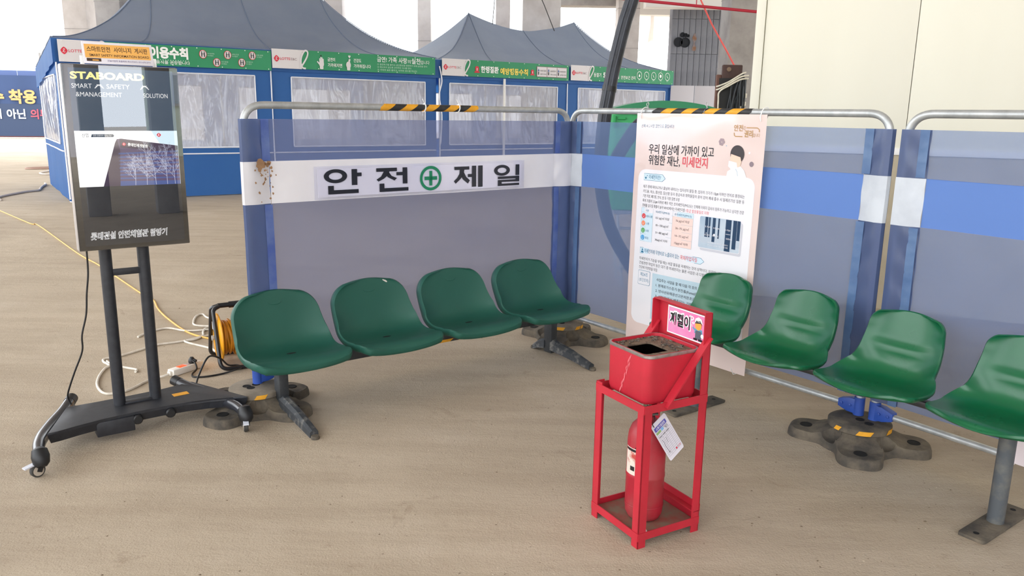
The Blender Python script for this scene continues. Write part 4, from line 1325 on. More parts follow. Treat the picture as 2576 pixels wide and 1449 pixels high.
def shell(prof, width, lip, k, thick, nu=26, nv=44, edge=None):
    """moulded seat: profile (y,z) swept sideways on a rounded square; closed shell with a thick rim"""
    P = smooth_path([(0, y, z) for y, z in prof], 8)
    P2 = smooth_path([(0, y, z) for y, z in (edge or prof)], 8)
    L = [0]
    for a, b_ in zip(P, P[1:]): L.append(L[-1] + (b_ - a).length)
    def at(t, P=P):
        s_ = max(0.0, min(0.9999, t)) * L[-1]
        i = 0
        while i < len(L) - 2 and L[i + 1] < s_: i += 1
        f = (s_ - L[i]) / (L[i + 1] - L[i])
        p = P[i].lerp(P[i + 1], f)
        a, c = P[max(i - 2, 0)], P[min(i + 3, len(P) - 1)]
        tg = (c - a).normalized()
        return p, Vector((0, -tg.z, tg.y))
    T = L[-1]
    rb, rf, cb, cf = k
    def surf(u, v, off=0.0, shrink=1.0):
        uu, vv = u * shrink, v * shrink
        q = (vv + 1) / 2
        t0, t1 = cf * uu * uu, 1 - cb * uu * uu          # gently bowed front and top edges
        t = t0 + (t1 - t0) * q
        db, df = (1 - q) * T, q * T                      # metres to the top and front edges
        w = width(t)
        for d_, r_ in ((db, rb), (df, rf)):
            if d_ < r_: w -= r_ - math.sqrt(max(0.0, r_ * r_ - (r_ - d_) ** 2))
        p, n = at(t)
        if edge:
            p2, n2 = at(t, P2)
            e_ = min(1.0, abs(uu) ** 2.5 * 1.15)
            p, n = p.lerp(p2, e_), n.lerp(n2, e_).normalized()
        r = Vector((uu * w, 0, 0)) + p + n * (lip(t) * abs(uu) ** 3.2)
        if off < 0:      # underside: straight down below the pan, backwards behind the back
            wt = max(0.0, min(1.0, (.60 - t) / .2)); wt = wt * wt * (3 - 2 * wt)
            return r + n.lerp(Vector((0, 0, 1)), wt).normalized() * off * (1 - .35 * wt) * (.3 + .7 * max(abs(u), abs(v)) ** 6)
        return r + n * off
    def vv_at(j):
        """rows crowd towards both rounded ends"""
        x = -1 + 2 * j / nv
        return math.sin(x * PI / 2) * 0.75 + x * 0.25
    b = MB()
    top = [[surf(-1 + 2 * i / nu, vv_at(j)) for i in range(nu + 1)] for j in range(nv + 1)]
    bot = [[surf(-1 + 2 * i / nu, vv_at(j), -thick, 0.965) for i in range(nu + 1)] for j in range(nv + 1)]
    vs = [p for r in top for p in r] + [p for r in bot for p in r]
    n1 = (nu + 1) * (nv + 1)
    fs = []
    for j in range(nv):
        for i in range(nu):
            a = j * (nu + 1) + i
            fs.append([a, a + 1, a + nu + 2, a + nu + 1])
            fs.append([n1 + a + nu + 1, n1 + a + nu + 2, n1 + a + 1, n1 + a])
    loop = [(i, 0) for i in range(nu)] + [(nu, j) for j in range(nv)] + [(i, nv) for i in range(nu, 0, -1)] + [(0, j) for j in range(nv, 0, -1)]
    ids = [j * (nu + 1) + i for i, j in loop]
    m = len(ids)
    # rounded rim: two in-between rings pushed outwards
    rings = [ids]
    for f, push in ((0.12, 0.007), (0.5, 0.010), (0.88, 0.006)):
        ring = []
        for q in ids:
            p, r = vs[q], vs[n1 + q]
            c = vs[(nv // 2) * (nu + 1) + nu // 2]
            o = p.lerp(r, f)
            d = (p - c); nrm = (p - r).normalized(); d = d - nrm * d.dot(nrm)
            ring.append(len(vs)); vs.append(o + d.normalized() * push)
        rings.append(ring)
    rings.append([n1 + q for q in ids])
    for r0, r1 in zip(rings, rings[1:]):
        for i in range(m):
            j = (i + 1) % m
            fs.append([r0[j], r0[i], r1[i], r1[j]])
    b.add(vs, fs, 0, True)
    return b, surf

def slot(surf, v, w, l, name='drain_slot'):
    b = MB()
    pts = []
    for k in range(14):
        a = 2 * PI * k / 14
        pts.append(surf(l * math.cos(a), v + w * math.sin(a), 0.0015))
    b.add(pts, [list(range(14))], 0, False)
    return b

# style A: deep rounded bucket seat
profA = [(-.274, .334), (-.266, .348), (-.246, .357), (-.215, .359), (-.16, .350), (-.06, .338), (.02, .340), (.075, .362), (.108, .405), (.128, .465), (.143, .53), (.156, .59), (.166, .628)]
widA = lambda t: 0.247 - 0.030 * max(0, min(1, (t - .50) / .5)) ** 1.1
lipA = lambda t: 0.016 + 0.050 * math.exp(-((t - .60) / .16) ** 2) - 0.004 * (t < .2)
shA, sfA = shell(profA, widA, lipA, (0.12, 0.06, 0.022, 0.022), 0.064)
meA = shA.mesh('seat', M_SEATA)
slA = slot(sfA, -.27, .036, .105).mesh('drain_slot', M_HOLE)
emA = MB()
emA.tube([sfA(.17 * math.cos(a) , .82 + .05 * math.sin(a), 0.0005) for a in [PI + PI * k / 10 for k in range(11)]], .0014, 5)
emA = emA.mesh('moulded_mark', M_SEATA)
# style B: glossy shell with a lumbar crease and tapered back
profB = [(-.232, .447), (-.226, .456), (-.21, .461), (-.18, .462), (-.10, .452), (.0, .438), (.075, .442), (.116, .468), (.134, .505), (.138, .535), (.139, .560), (.160, .590), (.174, .64), (.186, .69), (.196, .722)]
profB2 = [(-.232, .447), (-.226, .456), (-.21, .461), (-.18, .462), (-.10, .452), (.0, .440), (.07, .446), (.108, .470), (.128, .503), (.140, .535), (.149, .565), (.160, .600), (.172, .64), (.185, .69), (.196, .722)]
def widB(t):
    if t < .36: return 0.222
    q = min(1, (t - .36) / .19); q = q * q * (3 - 2 * q)
    return 0.222 - 0.036 * q - 0.030 * max(0, (t - .5) / .5)
lipB = lambda t: 0.006 + 0.052 * math.exp(-((t - .55) / .17) ** 2) + 0.022 * max(0, min(1, (t - .68) / .2))
shB, sfB = shell(profB, widB, lipB, (0.055, 0.07, 0.03, 0.05), 0.034, edge=profB2)
meB = shB.mesh('seat', M_SEATB)
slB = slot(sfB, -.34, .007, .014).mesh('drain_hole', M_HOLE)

def put(me, parent, loc=(0, 0, 0), name=None):
    o = bpy.data.objects.new(name or me.name.split('.')[0], me)
    COL.objects.link(o); o.parent = parent; o.location = loc
    return o

# ---- left bench
B1 = Vector((-1.192, 3.896, 0)); B1H = .6536
be = thing('seat_bench', 'left bench of four matte green bucket seats on a black beam with splayed feet', 'bench', B1, B1H, 'green moulded seat benches')
for k in range(4):
    s_ = put(meA, be, (.035 + .5475 * k, -.02, 0))
    put(slA, s_); put(emA, s_)
    b = MB(); b.box((.035 + .5475 * k, 0, .291), (.20, .26, .02), None, .003); b.build('seat_bracket', M_BEAM, be)
    if k == 1:
        s_['label'] = 'green bucket seat with a white chip on its top right corner'
        c = MB(); c.add([sfA(.64 + .055 * math.cos(a) * (1 + .2 * math.sin(3 * a)), .945 + .03 * math.sin(a), .0018) for a in [2 * PI * q / 12 for q in range(12)]], [list(range(12))], 0, False)
        c.build('chipped_patch', mat('chip_white', 'd8cfc4', 0.8), s_)
b = MB(); b.span((-.09, -.032, .228), (2.035, .032, .284), .004); b.build('beam', M_BEAM, be)
b = MB()
for k in range(9): pass
for x0, x1 in ((.62, .72), (.80, .88), (.94, 1.02), (1.08, 1.16)):
    c = MB(); c.add([(x0, -.0335, .230), (x0 + .08, -.0335, .230), (x0 + .105, -.0335, .246), (x0 + .025, -.0335, .246)], [[0, 1, 2, 3]], 0, False)
    c.build('hazard_mark', M_YEL, be)
def leg1(x):
    b = MB(); b.box((x, 0, .13), (.050, .075, .225), None, .004); l = b.build('leg', M_BEAM, be)
    for (y, sg) in ((-.40, -1), (.16, 1)):
        c = MB()
        tip = (x, y, .022); root = (x, sg * .03, .075)
        Pn = [Vector(root), Vector(root).lerp(Vector(tip), .5) + Vector((0, 0, .006)), Vector(tip)]
        vs, fs = [], []
        for i, (p, w, h) in enumerate(zip(Pn, (.030, .026, .022), (.034, .028, .018))):
            for dx, dz in ((-w, -h), (w, -h), (w, h * .5), (w * .4, h), (-w * .4, h), (-w, h * .5)):
                vs.append((p.x + dx, p.y, max(.004, p.z + dz)))
        for i in range(2):
            for q in range(6): fs.append([i * 6 + q, i * 6 + (q + 1) % 6, i * 6 + 6 + (q + 1) % 6, i * 6 + 6 + q])
        fs.append(list(range(6))[::-1]); fs.append([12 + q for q in range(6)])
        c.add(vs, fs, 0, False)
        f_ = c.build('foot', M_FOOT, l)
        d = MB(); d.lathe([(.020, 0), (.022, .008), (.018, .018)], 12, (x, y - sg * -.012, 0)); d.build('foot_pad', M_RUBBER, l)
    return l
leg1(0.0); leg1(1.826)

# ---- right bench
B2 = Vector((1.913, 2.837, 0)); B2H = -.9349
be2 = thing('seat_bench', 'right bench of glossy green shell seats on a flat bar, cut by the right edge', 'bench', B2, B2H, 'green moulded seat benches')
for k in range(4):
    s_ = put(meB, be2, (-1.507 + .494 * k, 0, 0)); put(slB, s_)
    b = MB(); b.box((-1.507 + .494 * k - .02, -.02, .425), (.14, .20, .016), None, .003); b.build('seat_bracket', M_BEAM, be2)
b = MB(); b.span((-1.74, -.022, .385), (.30, .022, .412), .003); b.build('beam', mat('brushed_dark_bar', '4a4b4c', 0.35, metal=0.6), be2)
for x in (-1.53, 0.0):
    b = MB(); b.tube([(x, 0, .008), (x, 0, .40)], .031, 18); l = b.build('leg', mat('dusty_grey_post', '4a4e52', 0.6, c2='6c6a63', scale=14, amt=(.45, .75)), be2)
    b = MB(); b.prism([(x - .045, -.205), (x + .045, -.205), (x + .05, -.19), (x + .05, .19), (x + .045, .205), (x - .045, .205), (x - .05, .19), (x - .05, -.19)], 0, .014, None, 0, .003)
    b.build('foot_plate', M_RUBBER, l)
    for y in (-.16, .16):
        b = MB(); b.lathe([(.011, .0142), (.011, .0148), (.001, .0148)], 10, (x, y, 0), None, 0, False); b.build('bolt_hole', M_HOLE, l)
b = MB(); b.box((-.11, -.06, .402), (.10, .05, .012), None, .003); b.lathe([(.006, .38), (.006, .40)], 8, (-.11, -.07, 0)); b.build('seat_clip', M_BEAM, be2)
# ------------------------------------------------------------------ upright display on a wheeled stand
SG = Vector((-1.82, 3.64, 0)); SGH = .64
M_TVB = mat('display_bezel', '15171c', 0.22, coat=0.4)
M_TVS = mat('display_side', 'b8b2b0', 0.4, metal=0.3)
ds = thing('digital_signage', 'tall upright display screen on a black wheeled stand at the left', 'display', SG, SGH)
X0, X1, Z0, Z1 = -.187, .299, .908, 1.737
b = MB(); b.span((X0, 0.0, Z0), (X1, .055, Z1), .008); hs = b.build('housing', M_TVS, ds)
b = MB(); b.span((X0 + .004, -.004, Z0 + .002), (X1 - .002, .004, Z1 - .002), .004); b.build('bezel', M_TVB, hs)
b = MB(); b.span((-.10, .055, 1.15), (.21, .085, 1.5), .01); b.build('mount_plate', M_BLACKM, ds)
def glass_material():
    m = bpy.data.materials.new('screen_glass'); m.use_nodes = True
    nt = m.node_tree; N, L = nt.nodes, nt.links
    N.remove(N['Principled BSDF'])
    tp = N.new('ShaderNodeBsdfTransparent'); gl = N.new('ShaderNodeBsdfGlossy'); gl.inputs['Roughness'].default_value = 0.0
    gl.inputs['Color'].default_value = (0.95, 0.97, 1, 1)
    fr = N.new('ShaderNodeFresnel'); fr.inputs['IOR'].default_value = 2.25
    mx = N.new('ShaderNodeMixShader')
    L.new(fr.outputs[0], mx.inputs['Fac']); L.new(tp.outputs[0], mx.inputs[1]); L.new(gl.outputs[0], mx.inputs[2])
    L.new(mx.outputs[0], N['Material Output'].inputs['Surface'])
    return m
SX0, SX1 = -.157, .2745
def emit(name, c, s=1.0):
    if name in MATS: return MATS[name]
    m = mat(name, c, 0.5, spec=0.0); b_ = m.node_tree.nodes['Principled BSDF']
    b_.inputs['Base Color'].default_value = (0.005, 0.005, 0.006, 1)
    b_.inputs['Emission Color'].default_value = rgba(c); b_.inputs['Emission Strength'].default_value = s
    return m
E_DK = emit('screen_slate', '3d5064', 1.0); E_BK = emit('screen_black', '171d26', 1.0)
E_WH = emit('screen_white', 'ffffff', 1.3); E_YL = emit('screen_yellow', 'fff3a0', 1.2); E_TX = emit('screen_text', 'f4f4f4', 1.1)
E_SKY = emit('screen_sky', 'd4ebf6', 1.2); E_PU = emit('screen_purple', '5e4c70', 1.0); E_PD = emit('screen_plum', '40304c', 1.0)
E_BL = emit('screen_blue', '4a5f9e', 1.0); E_LR = emit('screen_red', 'd82c48', 1.1); E_TR = emit('screen_tree', 'c9cde4', 1.0); E_GY = emit('screen_grey', '6e7076', 1.0)
A = Art((0, -.0042, 0), (1, 0, 0), (0, 0, 1), 0.0003)
A.part('dark_field')
A.rect(SX0, .930, SX1, 1.200, E_BK, 1)
A.part('title_field')
A.rect(SX0, 1.449, SX1, 1.720, E_DK, 1)
A.part('video_picture')
A.rect(SX0, 1.200, SX1, 1.449, E_WH, 1)
A.poly([(.16, 1.449), (SX1, 1.449), (SX1, 1.36), (.20, 1.38)], E_SKY, 2)
A.part('title_lettering')
A.text('STABOARD', SX0 + .006, 1.674, .034, E_YL, 3, width=.30, bold=.04)
A.text('SMART', SX0 + .008, 1.634, .023, E_TX, 3, width=.080); A.text('SAFETY', -.01, 1.634, .023, E_TX, 3, width=.095)
def chevrons(u, v, s):
    for k in range(3):
        A.stroke([(u - s + k * s * .25, v + k * s * .45 - s * .6), (u, v + s * .3 + k * s * .0 - s * .1 * k), (u + s - k * s * .25, v + k * s * .45 - s * .6)], s * .2, E_TX, 3)
chevrons(-.040, 1.645, .018); chevrons(.148, 1.645, .018)
A.text('&MANAGEMENT', SX0 + .022, 1.598, .023, E_TX, 3, width=.185); A.text('SOLUTION', .140, 1.598, .023, E_TX, 3, width=.105)
A.part('office_block')
# video frame: purple office block among bare trees
A.poly([(-.060, 1.200), (.003, 1.395), (.012, 1.412), (.030, 1.414), (SX1 - .001, 1.380), (SX1 - .001, 1.200)], E_PU, 3)
A.poly([(-.060, 1.200), (.003, 1.395), (.012, 1.412), (.022, 1.36), (.010, 1.200)], E_PD, 4)
A.poly([(.022, 1.413), (SX1 - .001, 1.380), (SX1 - .001, 1.345), (.024, 1.375)], E_PD, 4)
for k in range(9):
    v = 1.215 + .016 * k
    A.poly([(.012, v), (SX1 - .001, v - .004 + .0016 * k), (SX1 - .001, v + .002 + .0016 * k), (.014, v + .007)], E_BL, 4)
A.poly([(.010, 1.200), (.012, 1.222), (SX1 - .001, 1.212), (SX1 - .001, 1.200)], E_BL, 5)
A.text('롯데인재개발원', .055, 1.382, .013, E_TX, 6, width=.085, bold=.03, rot=-.12)
emblem(A, .040, 1.389, .008, E_LR, E_TX, 5)
emblem(A, .193, 1.430, .0095, E_LR, E_WH, 5)
A.part('caption_tag')
A.poly([(-.092, 1.421), (-.088, 1.434), (-.002, 1.434), (.003, 1.427), (-.002, 1.421)], E_DK, 3)
A.text("안전 인테리어 'Safety On'", -.083, 1.424, .008, E_TX, 4, width=.075); A.text('산업', -.128, 1.422, .016, E_GY, 3, width=.026)
A.part('bare_trees')
random.seed(21)
def tree(u, v, l, a, w, dep):
    p, q = (u, v), (u + l * math.cos(a), v + l * math.sin(a))
    if q[1] < 1.201 or q[0] > SX1 - .002: return
    A.stroke([p, q], w, E_TR, 6)
    if dep == 0: return
    for f in (.35, .6, .82, 1.0):
        d = random.choice((-1, 1)) * random.uniform(.35, .9)
        if f == 1.0: d = random.uniform(-.3, .3)
        tree(u + (q[0] - u) * f, v + (q[1] - v) * f, l * random.uniform(.4, .62), a + d, w * .65, dep - 1)
for u, l in ((.075, .075), (.125, .10), (.165, .08), (.215, .11), (.250, .09)):
    tree(u, 1.201, l, PI / 2 + random.uniform(-.1, .1), .0022, 4)
A.part('caption')
A.text('롯데건설 안전체험관 탐방기', SX0 + .022, .962, .030, E_TX, 3, width=.330, bold=.045, shear=.12)
A.text('롯데건설 안전체험관 탐방기', SX0 + .022, .962, .030, E_GY, 4, width=.330, bold=.0, shear=.12)
A.build('screen_image', hs)
b = MB(); b.add([(X0 + .006, -.0065, Z0 + .004), (X1 - .004, -.0065, Z0 + .004), (X1 - .004, -.0065, Z1 - .004), (X0 + .006, -.0065, Z1 - .004)], [[0, 1, 2, 3]], 0, False)
b.build('screen_glass', glass_material(), hs)
# sign plate in a clear holder on the top edge
R = Matrix.Translation((.060, .030, 1.745)) @ Matrix.Rotation(-.30, 4, 'X')
b = MB(); b.box(R @ Vector((0, 0, .046)), (.290, .006, .100), R.to_3x3().to_4x4(), .002); sp = b.build('sign_plate', mat('clear_white_holder', 'e6e2e8', 0.25), ds)
Ux = R.to_3x3() @ Vector((1, 0, 0)); Vz = R.to_3x3() @ Vector((0, 0, 1))
A = Art(R @ Vector((0, -.0032, 0)), Ux, Vz, 0.0005)
M_OR = mat('sign_orange', 'f0b45e', 0.5); M_BR = mat('sign_brown_ink', '4a3526', 0.5)
A.part('orange_panel')
A.rect(-.137, .022, .134, .084, M_OR, 1)
A.part('lettering')
A.text('스마트안전', -.128, .052, .022, M_BR, 2, width=.095, bold=.012); A.text('사이니지', -.018, .052, .022, M_BR, 2, width=.072, bold=.012); A.text('게시판', .068, .052, .022, M_BR, 2, width=.055, bold=.012)
A.text('SMART SAFETY INFORMATION BOARD', -.120, .029, .013, M_BR, 2, width=.247, bold=.01)
A.part('footer_lettering')
A.rect(-.133, .006, -.075, .020, M_BR, 1); A.rect(-.110, .009, -.085, .014, M_OR, 2)
A.text('건설사업의 효율화와 ㈜스타보드 031-670-2771', -.050, .007, .008, mat('sign_violet_ink', '5a4f86', 0.5), 2, width=.180)
A.build('lettering', sp)
b = MB()
for x in (-.09, .21): b.span((x - .008, .036, 1.728), (x + .008, .046, 1.775), .002)
b.build('sign_bracket', M_ZIP, sp)
# stand
PY = .094
for x in (-.066, .100):
    b = MB(); b.tube([(x, PY, .10), (x, PY, 1.50)], .0275, 20); b.build('post', M_BLACKM, ds)
b = MB(); b.span((-.05, PY - .012, .768), (.085, PY + .012, .798), .003); b.build('crossbar', M_BLACKM, ds)
b = MB(); b.span((-.045, PY - .022, .118), (.08, PY + .022, .132), .003); b.build('post_shoe', M_BLACKM, ds)
pl_ = [(-.285, .195), (-.405, -.125), (-.36, -.118), (-.28, -.095), (-.17, -.072), (-.03, -.060), (.10, -.058), (.22, -.066), (.32, -.084), (.42, -.122), (.485, -.150), (.315, .245), (.15, .205), (.0, .195), (-.15, .19)]
b = MB(); b.prism(pl_, .108, .122, None, 0, .004); bp_ = b.build('base_plate', M_BLACKM, ds)
b = MB()
fr_ = pl_[1:11]
vs = [(x, y, .110) for x, y in fr_] + [(x * .97, y + .012, .070) for x, y in fr_]
n = len(fr_); b.add(vs, [[i, n + i, n + i + 1, i + 1] for i in range(n - 1)], 0, False); b.build('front_apron', M_BLACKM, bp_)
b = MB(); b.span((-.20, -.075, .035), (-.035, .0, .108), .004); b.build('ballast_block', M_BLACKM, ds)
b = MB(); b.box((.215, .075, .1228), (.075, .042, .0012), .05); b.build('yellow_sticker', M_YEL, bp_)
for x in (-.02, .13):
    b = MB(); b.lathe([(.024, 0), (.024, .014), (.018, .02)], 16, (x, -.058, .085), Matrix.Rotation(PI / 2, 4, 'X')); b.build('bolt_cap', M_BLACK, bp_)
def castor(parent, x, y, ang, brake):
    b = MB()
    b.lathe([(.012, .055), (.022, .058), (.024, .075), (.016, .085)], 16, (x, y, 0))
    c, s_ = math.cos(ang), math.sin(ang)
    ax = Vector((-s_, c, 0)); tr = Vector((c, s_, 0)) * -.018
    ctr = Vector((x, y, .0)) + tr
    for d in (-.017, .017):
        p = ctr + ax * d
        b.bar(p + Vector((0, 0, .026)), Vector((x, y, .066)) + ax * d, .020, .004, up=ax)
    ca = b.build('castor', M_BLACK, parent)
    w = MB(); Rw = Matrix.Rotation(ang, 4, 'Z') @ Matrix.Rotation(PI / 2, 4, 'X')
    w.lathe([(.026, -.011), (.0295, -.008), (.0295, .008), (.026, .011)], 24, ctr + Vector((0, 0, .0295)), Rw)
    w.build('wheel', mat('grey_tread', '3a3835', 0.7), ca)
    w = MB(); w.lathe([(.022, -.0125), (.022, .0125)], 20, ctr + Vector((0, 0, .0295)), Rw); w.lathe([(.009, -.015), (.009, .015)], 12, ctr + Vector((0, 0, .0295)), Rw)
    w.build('hub', mat('pale_hub', 'b5aa9c', 0.5), ca)
    if brake:
        w = MB(); p = Vector((x, y, .062)) + tr * 1.2
        w.bar(p, p + tr.normalized() * .05 + Vector((0, 0, -.008)), .026, .006); w.build('brake_pedal', mat('pale_pedal', 'cfd2dc', 0.4), ca)
    return ca
for s_, tip in ((-1, (-.452, -.285)), (1, (.425, -.285))):
    k = abs(tip[0])
    pth = smooth_path([(s_ * .245, .315, .122), (s_ * .30, .20, .100), (s_ * .37, .06, .090), (s_ * (k - .03), -.07, .088), (s_ * (k - .005), -.18, .090), (s_ * k, -.275, .084)], 6)
    b = MB(); b.tube(pth, .027, 18, rad=lambda t: .024 + .006 * math.sin(PI * min(1, t * 1.2)))
    fo = b.build('leg', mat('black_gloss_tube', '2a2c33', 0.28, coat=0.3), ds)
    b = MB(); b.tube([(s_ * .243, .32, .1225), (s_ * .262, .28, .114)], .0275, 18); b.build('end_cap', M_BLACK, fo)
    b = MB(); b.lathe([(.02, -.045), (.032, -.03), (.036, 0), (.030, .03), (.012, .042)], 18, (s_ * k, -.29, .088), Matrix.Rotation(-.55, 4, 'X')); b.build('end_cap', M_BLACK, fo)
    castor(ds, s_ * k, -.285, (.35 if s_ < 0 else 1.3), True)
    castor(ds, s_ * .25, .30, .9, False)
# cord from the display down to the left foot
def floor_cord(name, pts, r, m, label, z=None, cat='cable', n=6, group=None):
    o = Vector((pts[0][0], pts[0][1], 0))
    b = MB()
    b.tube([Vector(p) - o for p in smooth_path([(p[0], p[1], p[2] if len(p) > 2 else r + .001) for p in pts], n)], r, 9)
    ob = b.build(name, m)
    ob.location = o
    return tag(ob, label, cat, group)
cw, sw = math.cos(SGH), math.sin(SGH)
def sgl(x, y, z): return (SG.x + x * cw - y * sw, SG.y + x * sw + y * cw, z)
M_CBLK = mat('black_cord', '1c1c1e', 0.5); M_CWHT = mat('white_cord', 'e4ddd0', 0.5, c2='cfc6b8', scale=20); M_CYEL = mat('yellow_cord', 'e9bb62', 0.5, c2='dfae52', scale=10)
floor_cord('display_cable', [sgl(-.150, .04, .915), sgl(-.152, .05, .80), sgl(-.165, .06, .70), sgl(-.175, .07, .60), sgl(-.20, .08, .50), sgl(-.205, .09, .42), sgl(-.24, .12, .32), sgl(-.265, .15, .24), sgl(-.275, .18, .19), sgl(-.272, .20, .16), sgl(-.262, .205, .128)], .0042, M_CBLK, 'thin black cord hanging from the display to its left foot')

# ------------------------------------------------------------------ ashtray stand
AO = Vector((.5271, 2.8114, 0)); AH = -1.0573
st = thing('ashtray_stand', 'red angle iron ashtray stand with a pink sign on its back board', 'stand', AO, AH)
q = .146
def angle_leg(x, y, sx, sy, z1, w=.036, t=.004):
    b = MB(); b.span((min(x, x - sx * w), y - sy * t if sy > 0 else y, 0), (max(x, x - sx * w), y if sy > 0 else y + t, z1))
    b.span((x - t if sx > 0 else x, min(y, y - sy * w), 0), (x if sx > 0 else x + t, max(y, y - sy * w), z1))
    return b.build('leg', M_RED, st)
angle_leg(-q, -q, -1, -1, .562); angle_leg(q, -q, 1, -1, .552); angle_leg(q, q, 1, 1, .859); angle_leg(-q, q, -1, 1, .859)
def rail(p0, p1, name='rail'):
    b = MB(); b.bar(p0, p1, .004, .030); 
    d = (Vector(p1) - Vector(p0)).normalized(); n_ = Vector((0, 0, 1)).cross(d)
    c = (Vector(p0) + Vector(p1)) / 2
    nn = n_ if (n_.dot(-Vector((c.x, c.y, 0)))) > 0 else -n_
    b.bar(Vector(p0) + nn * .015 - Vector((0, 0, .013)), Vector(p1) + nn * .015 - Vector((0, 0, .013)), .030, .004)
    return b.build(name, M_RED, st)
for z in (.538, .046):
    for p0, p1 in (((-q, -q), (q, -q)), ((q, -q), (q, q)), ((q, q), (-q, q)), ((-q, q), (-q, -q))):
        rail((*p0, z), (*p1, z), 'rail')
rail((q, q, .097), (-q, q, .097), 'rail')
b = MB(); b.span((-q + .005, -q + .005, .0355), (q - .005, q - .005, .0395)); b.build('tray_plate', mat('dusty_red_plate', '8f4a40', 0.8, c2='7d6a58', scale=18, amt=(.35, .65)), st)
# back board with flanges and the sign
b = MB(); b.span((-q + .0005, q - .0045, .700), (q - .0005, q - .0005, .8615)); b.span((-q + .001, q - .034, .8585), (q - .001, q - .005, .8625)); bd = b.build('back_board', M_RED, st)
b = MB(); b.span((-q + .0006, q - .040, .690), (-q + .005, q - .006, .858)); b.build('board_flange', M_RED, bd)
b = MB(); b.span((-q + .03, q - .03, .552), (q - .03, q - .026, .70)); 
for x in (-q, q):
    b = MB(); b.bar((x * 1.0, q - .01, .770), (x * 1.0, -.055, .535), .006, .034, up=(1, 0, 0)); b.build('brace', M_RED, st)
A = Art((0, q - .0045, 0), (1, 0, 0), (0, 0, 1), 0.0006)
MPK = mat('sign_pink', 'e0559a', 0.35, c2='ee9cc0', scale=5, amt=(.3, .7)); MPK2 = mat('sign_soft_pink', 'eda3c0', 0.35)
SWH = mat('sticker_white', 'f3f1f0', 0.35); SBK = mat('sticker_black', '242226', 0.35)
A.part('sticker')
A.rect(-.092, .732, .128, .842, SBK, 1); A.rect(-.0910, .7330, .1270, .8410, SWH, 2); A.rect(-.086, .738, .122, .836, MPK, 3)
A.part('lettering')
A.text('재떨이', -.080, .774, .047, SWH, 4, width=.122, bold=.085)
A.text('재떨이', -.075, .774, .044, SBK, 5, width=.112, bold=.032)
A.part('smoke_rings')
A.ring(.044, .818, .012, .0065, SWH, 4, ky=.7); A.ring(.054, .802, .0065, .003, SWH, 4, ky=.7)
# plain small worker: helmet, face, overalls
A.part('worker_figure')
A.disc(.082, .798, .017, mat('sticker_skin', 'e9a04a', 0.35), 5, ry=.018)
A.poly([(.062, .806), (.066, .822), (.082, .830), (.098, .824), (.106, .806), (.094, .812)], SWH, 6); A.poly([(.064, .803), (.070, .815), (.094, .817), (.101, .800), (.094, .808)], SBK, 6)
A.poly([(.064, .784), (.102, .784), (.106, .766), (.062, .766)], mat('sticker_teal', '5f9cb4', 0.35), 4)
A.rect(.068, .744, .100, .778, mat('sticker_slate', '5a5d68', 0.35), 5, r=.006); A.rect(.060, .740, .080, .748, SBK, 6, r=.003); A.rect(.086, .740, .108, .748, SBK, 6, r=.003)
A.disc(.106, .762, .008, SWH, 6); A.stroke([(.064, .778), (.052, .786)], .006, mat('sticker_teal', '5f9cb4', 0.35), 5); A.stroke([(.050, .786), (.048, .796)], .0025, SWH, 6)
A.build('sign_print', bd)

# ---- ash can
can = thing('ash_can', 'square red ash can with a silver rim, resting in the stand', 'can', AO + Vector((0, 0, .540)), AH)
def rrect(hw, r, n=6):
    out = []
    for cx, cy, a0 in ((hw - r, -hw + r, -90), (hw - r, hw - r, 0), (-hw + r, hw - r, 90), (-hw + r, -hw + r, 180)):
        for k in range(n + 1):
            a = math.radians(a0 + 90 * k / n); out.append((cx + r * math.cos(a), cy + r * math.sin(a)))
    return out
def ringwall(levels):
    b = MB(); vs, fs = [], []
    n = len(rrect(.1, .02))
    for hw, r, z in levels:
        vs += [(x, y, z) for x, y in rrect(hw, r)]
    for j in range(len(levels) - 1):
        for k in range(n): fs.append([j * n + k, j * n + (k + 1) % n, (j + 1) * n + (k + 1) % n, (j + 1) * n + k])
    return b, vs, fs, n
CH = .186
b, vs, fs, n = ringwall([(.10, .03, .001), (.118, .034, .003), (.122, .034, .02), (.123, .032, CH - .012)])
fs.append(list(range(n))[::-1]); b.add(vs, fs, 0, True); b.build('body', M_RED, can)
b, vs, fs, n = ringwall([(.1232, .032, CH - .013), (.1255, .032, CH - .010), (.1255, .032, CH - .002), (.1235, .032, CH), (.119, .030, CH - .001)])
b.add(vs, fs, 0, True); b.build('rim', mat('worn_silver_rim', 'b5b0ae', 0.4, metal=0.7, c2='9a918c', scale=20), can)
b, vs, fs, n = ringwall([(.1192, .030, CH - .001), (.1180, .030, CH + .000), (.1165, .030, CH - .026)])
b.add(vs, fs, 0, True); b.build('inner_wall', M_RED, can)
# ash tray lid with an opening
b = MB()
hx0, hx1, hy0, hy1 = -.060, .062, -.088, .028
hole = rrect(1, .3, 5)
hp = [((hx0 + hx1) / 2 + (hx1 - hx0) / 2 * x, (hy0 + hy1) / 2 + (hy1 - hy0) / 2 * y) for x, y in hole]
op = [(x, y) for x, y in rrect(.1165, .03, 5)]
n = len(hp)
vs = [(x, y, CH - .012 + .002 * noise.noise(Vector((x * 60, y * 60, 0)))) for x, y in op] + [(x, y, CH - .013) for x, y in hp] + [(x, y, CH - .019) for x, y in hp]
fs = [[k, (k + 1) % n, n + (k + 1) % n, n + k] for k in range(n)] + [[n + k, n + (k + 1) % n, 2 * n + (k + 1) % n, 2 * n + k] for k in range(n)]
b.add(vs, fs, 0, False); b.build('ash_lid', mat('ash_crust', '7c6a58', 0.95, c2='4a3f36', scale=45, amt=(.5, .68), bump=0.5, bscale=120), can)
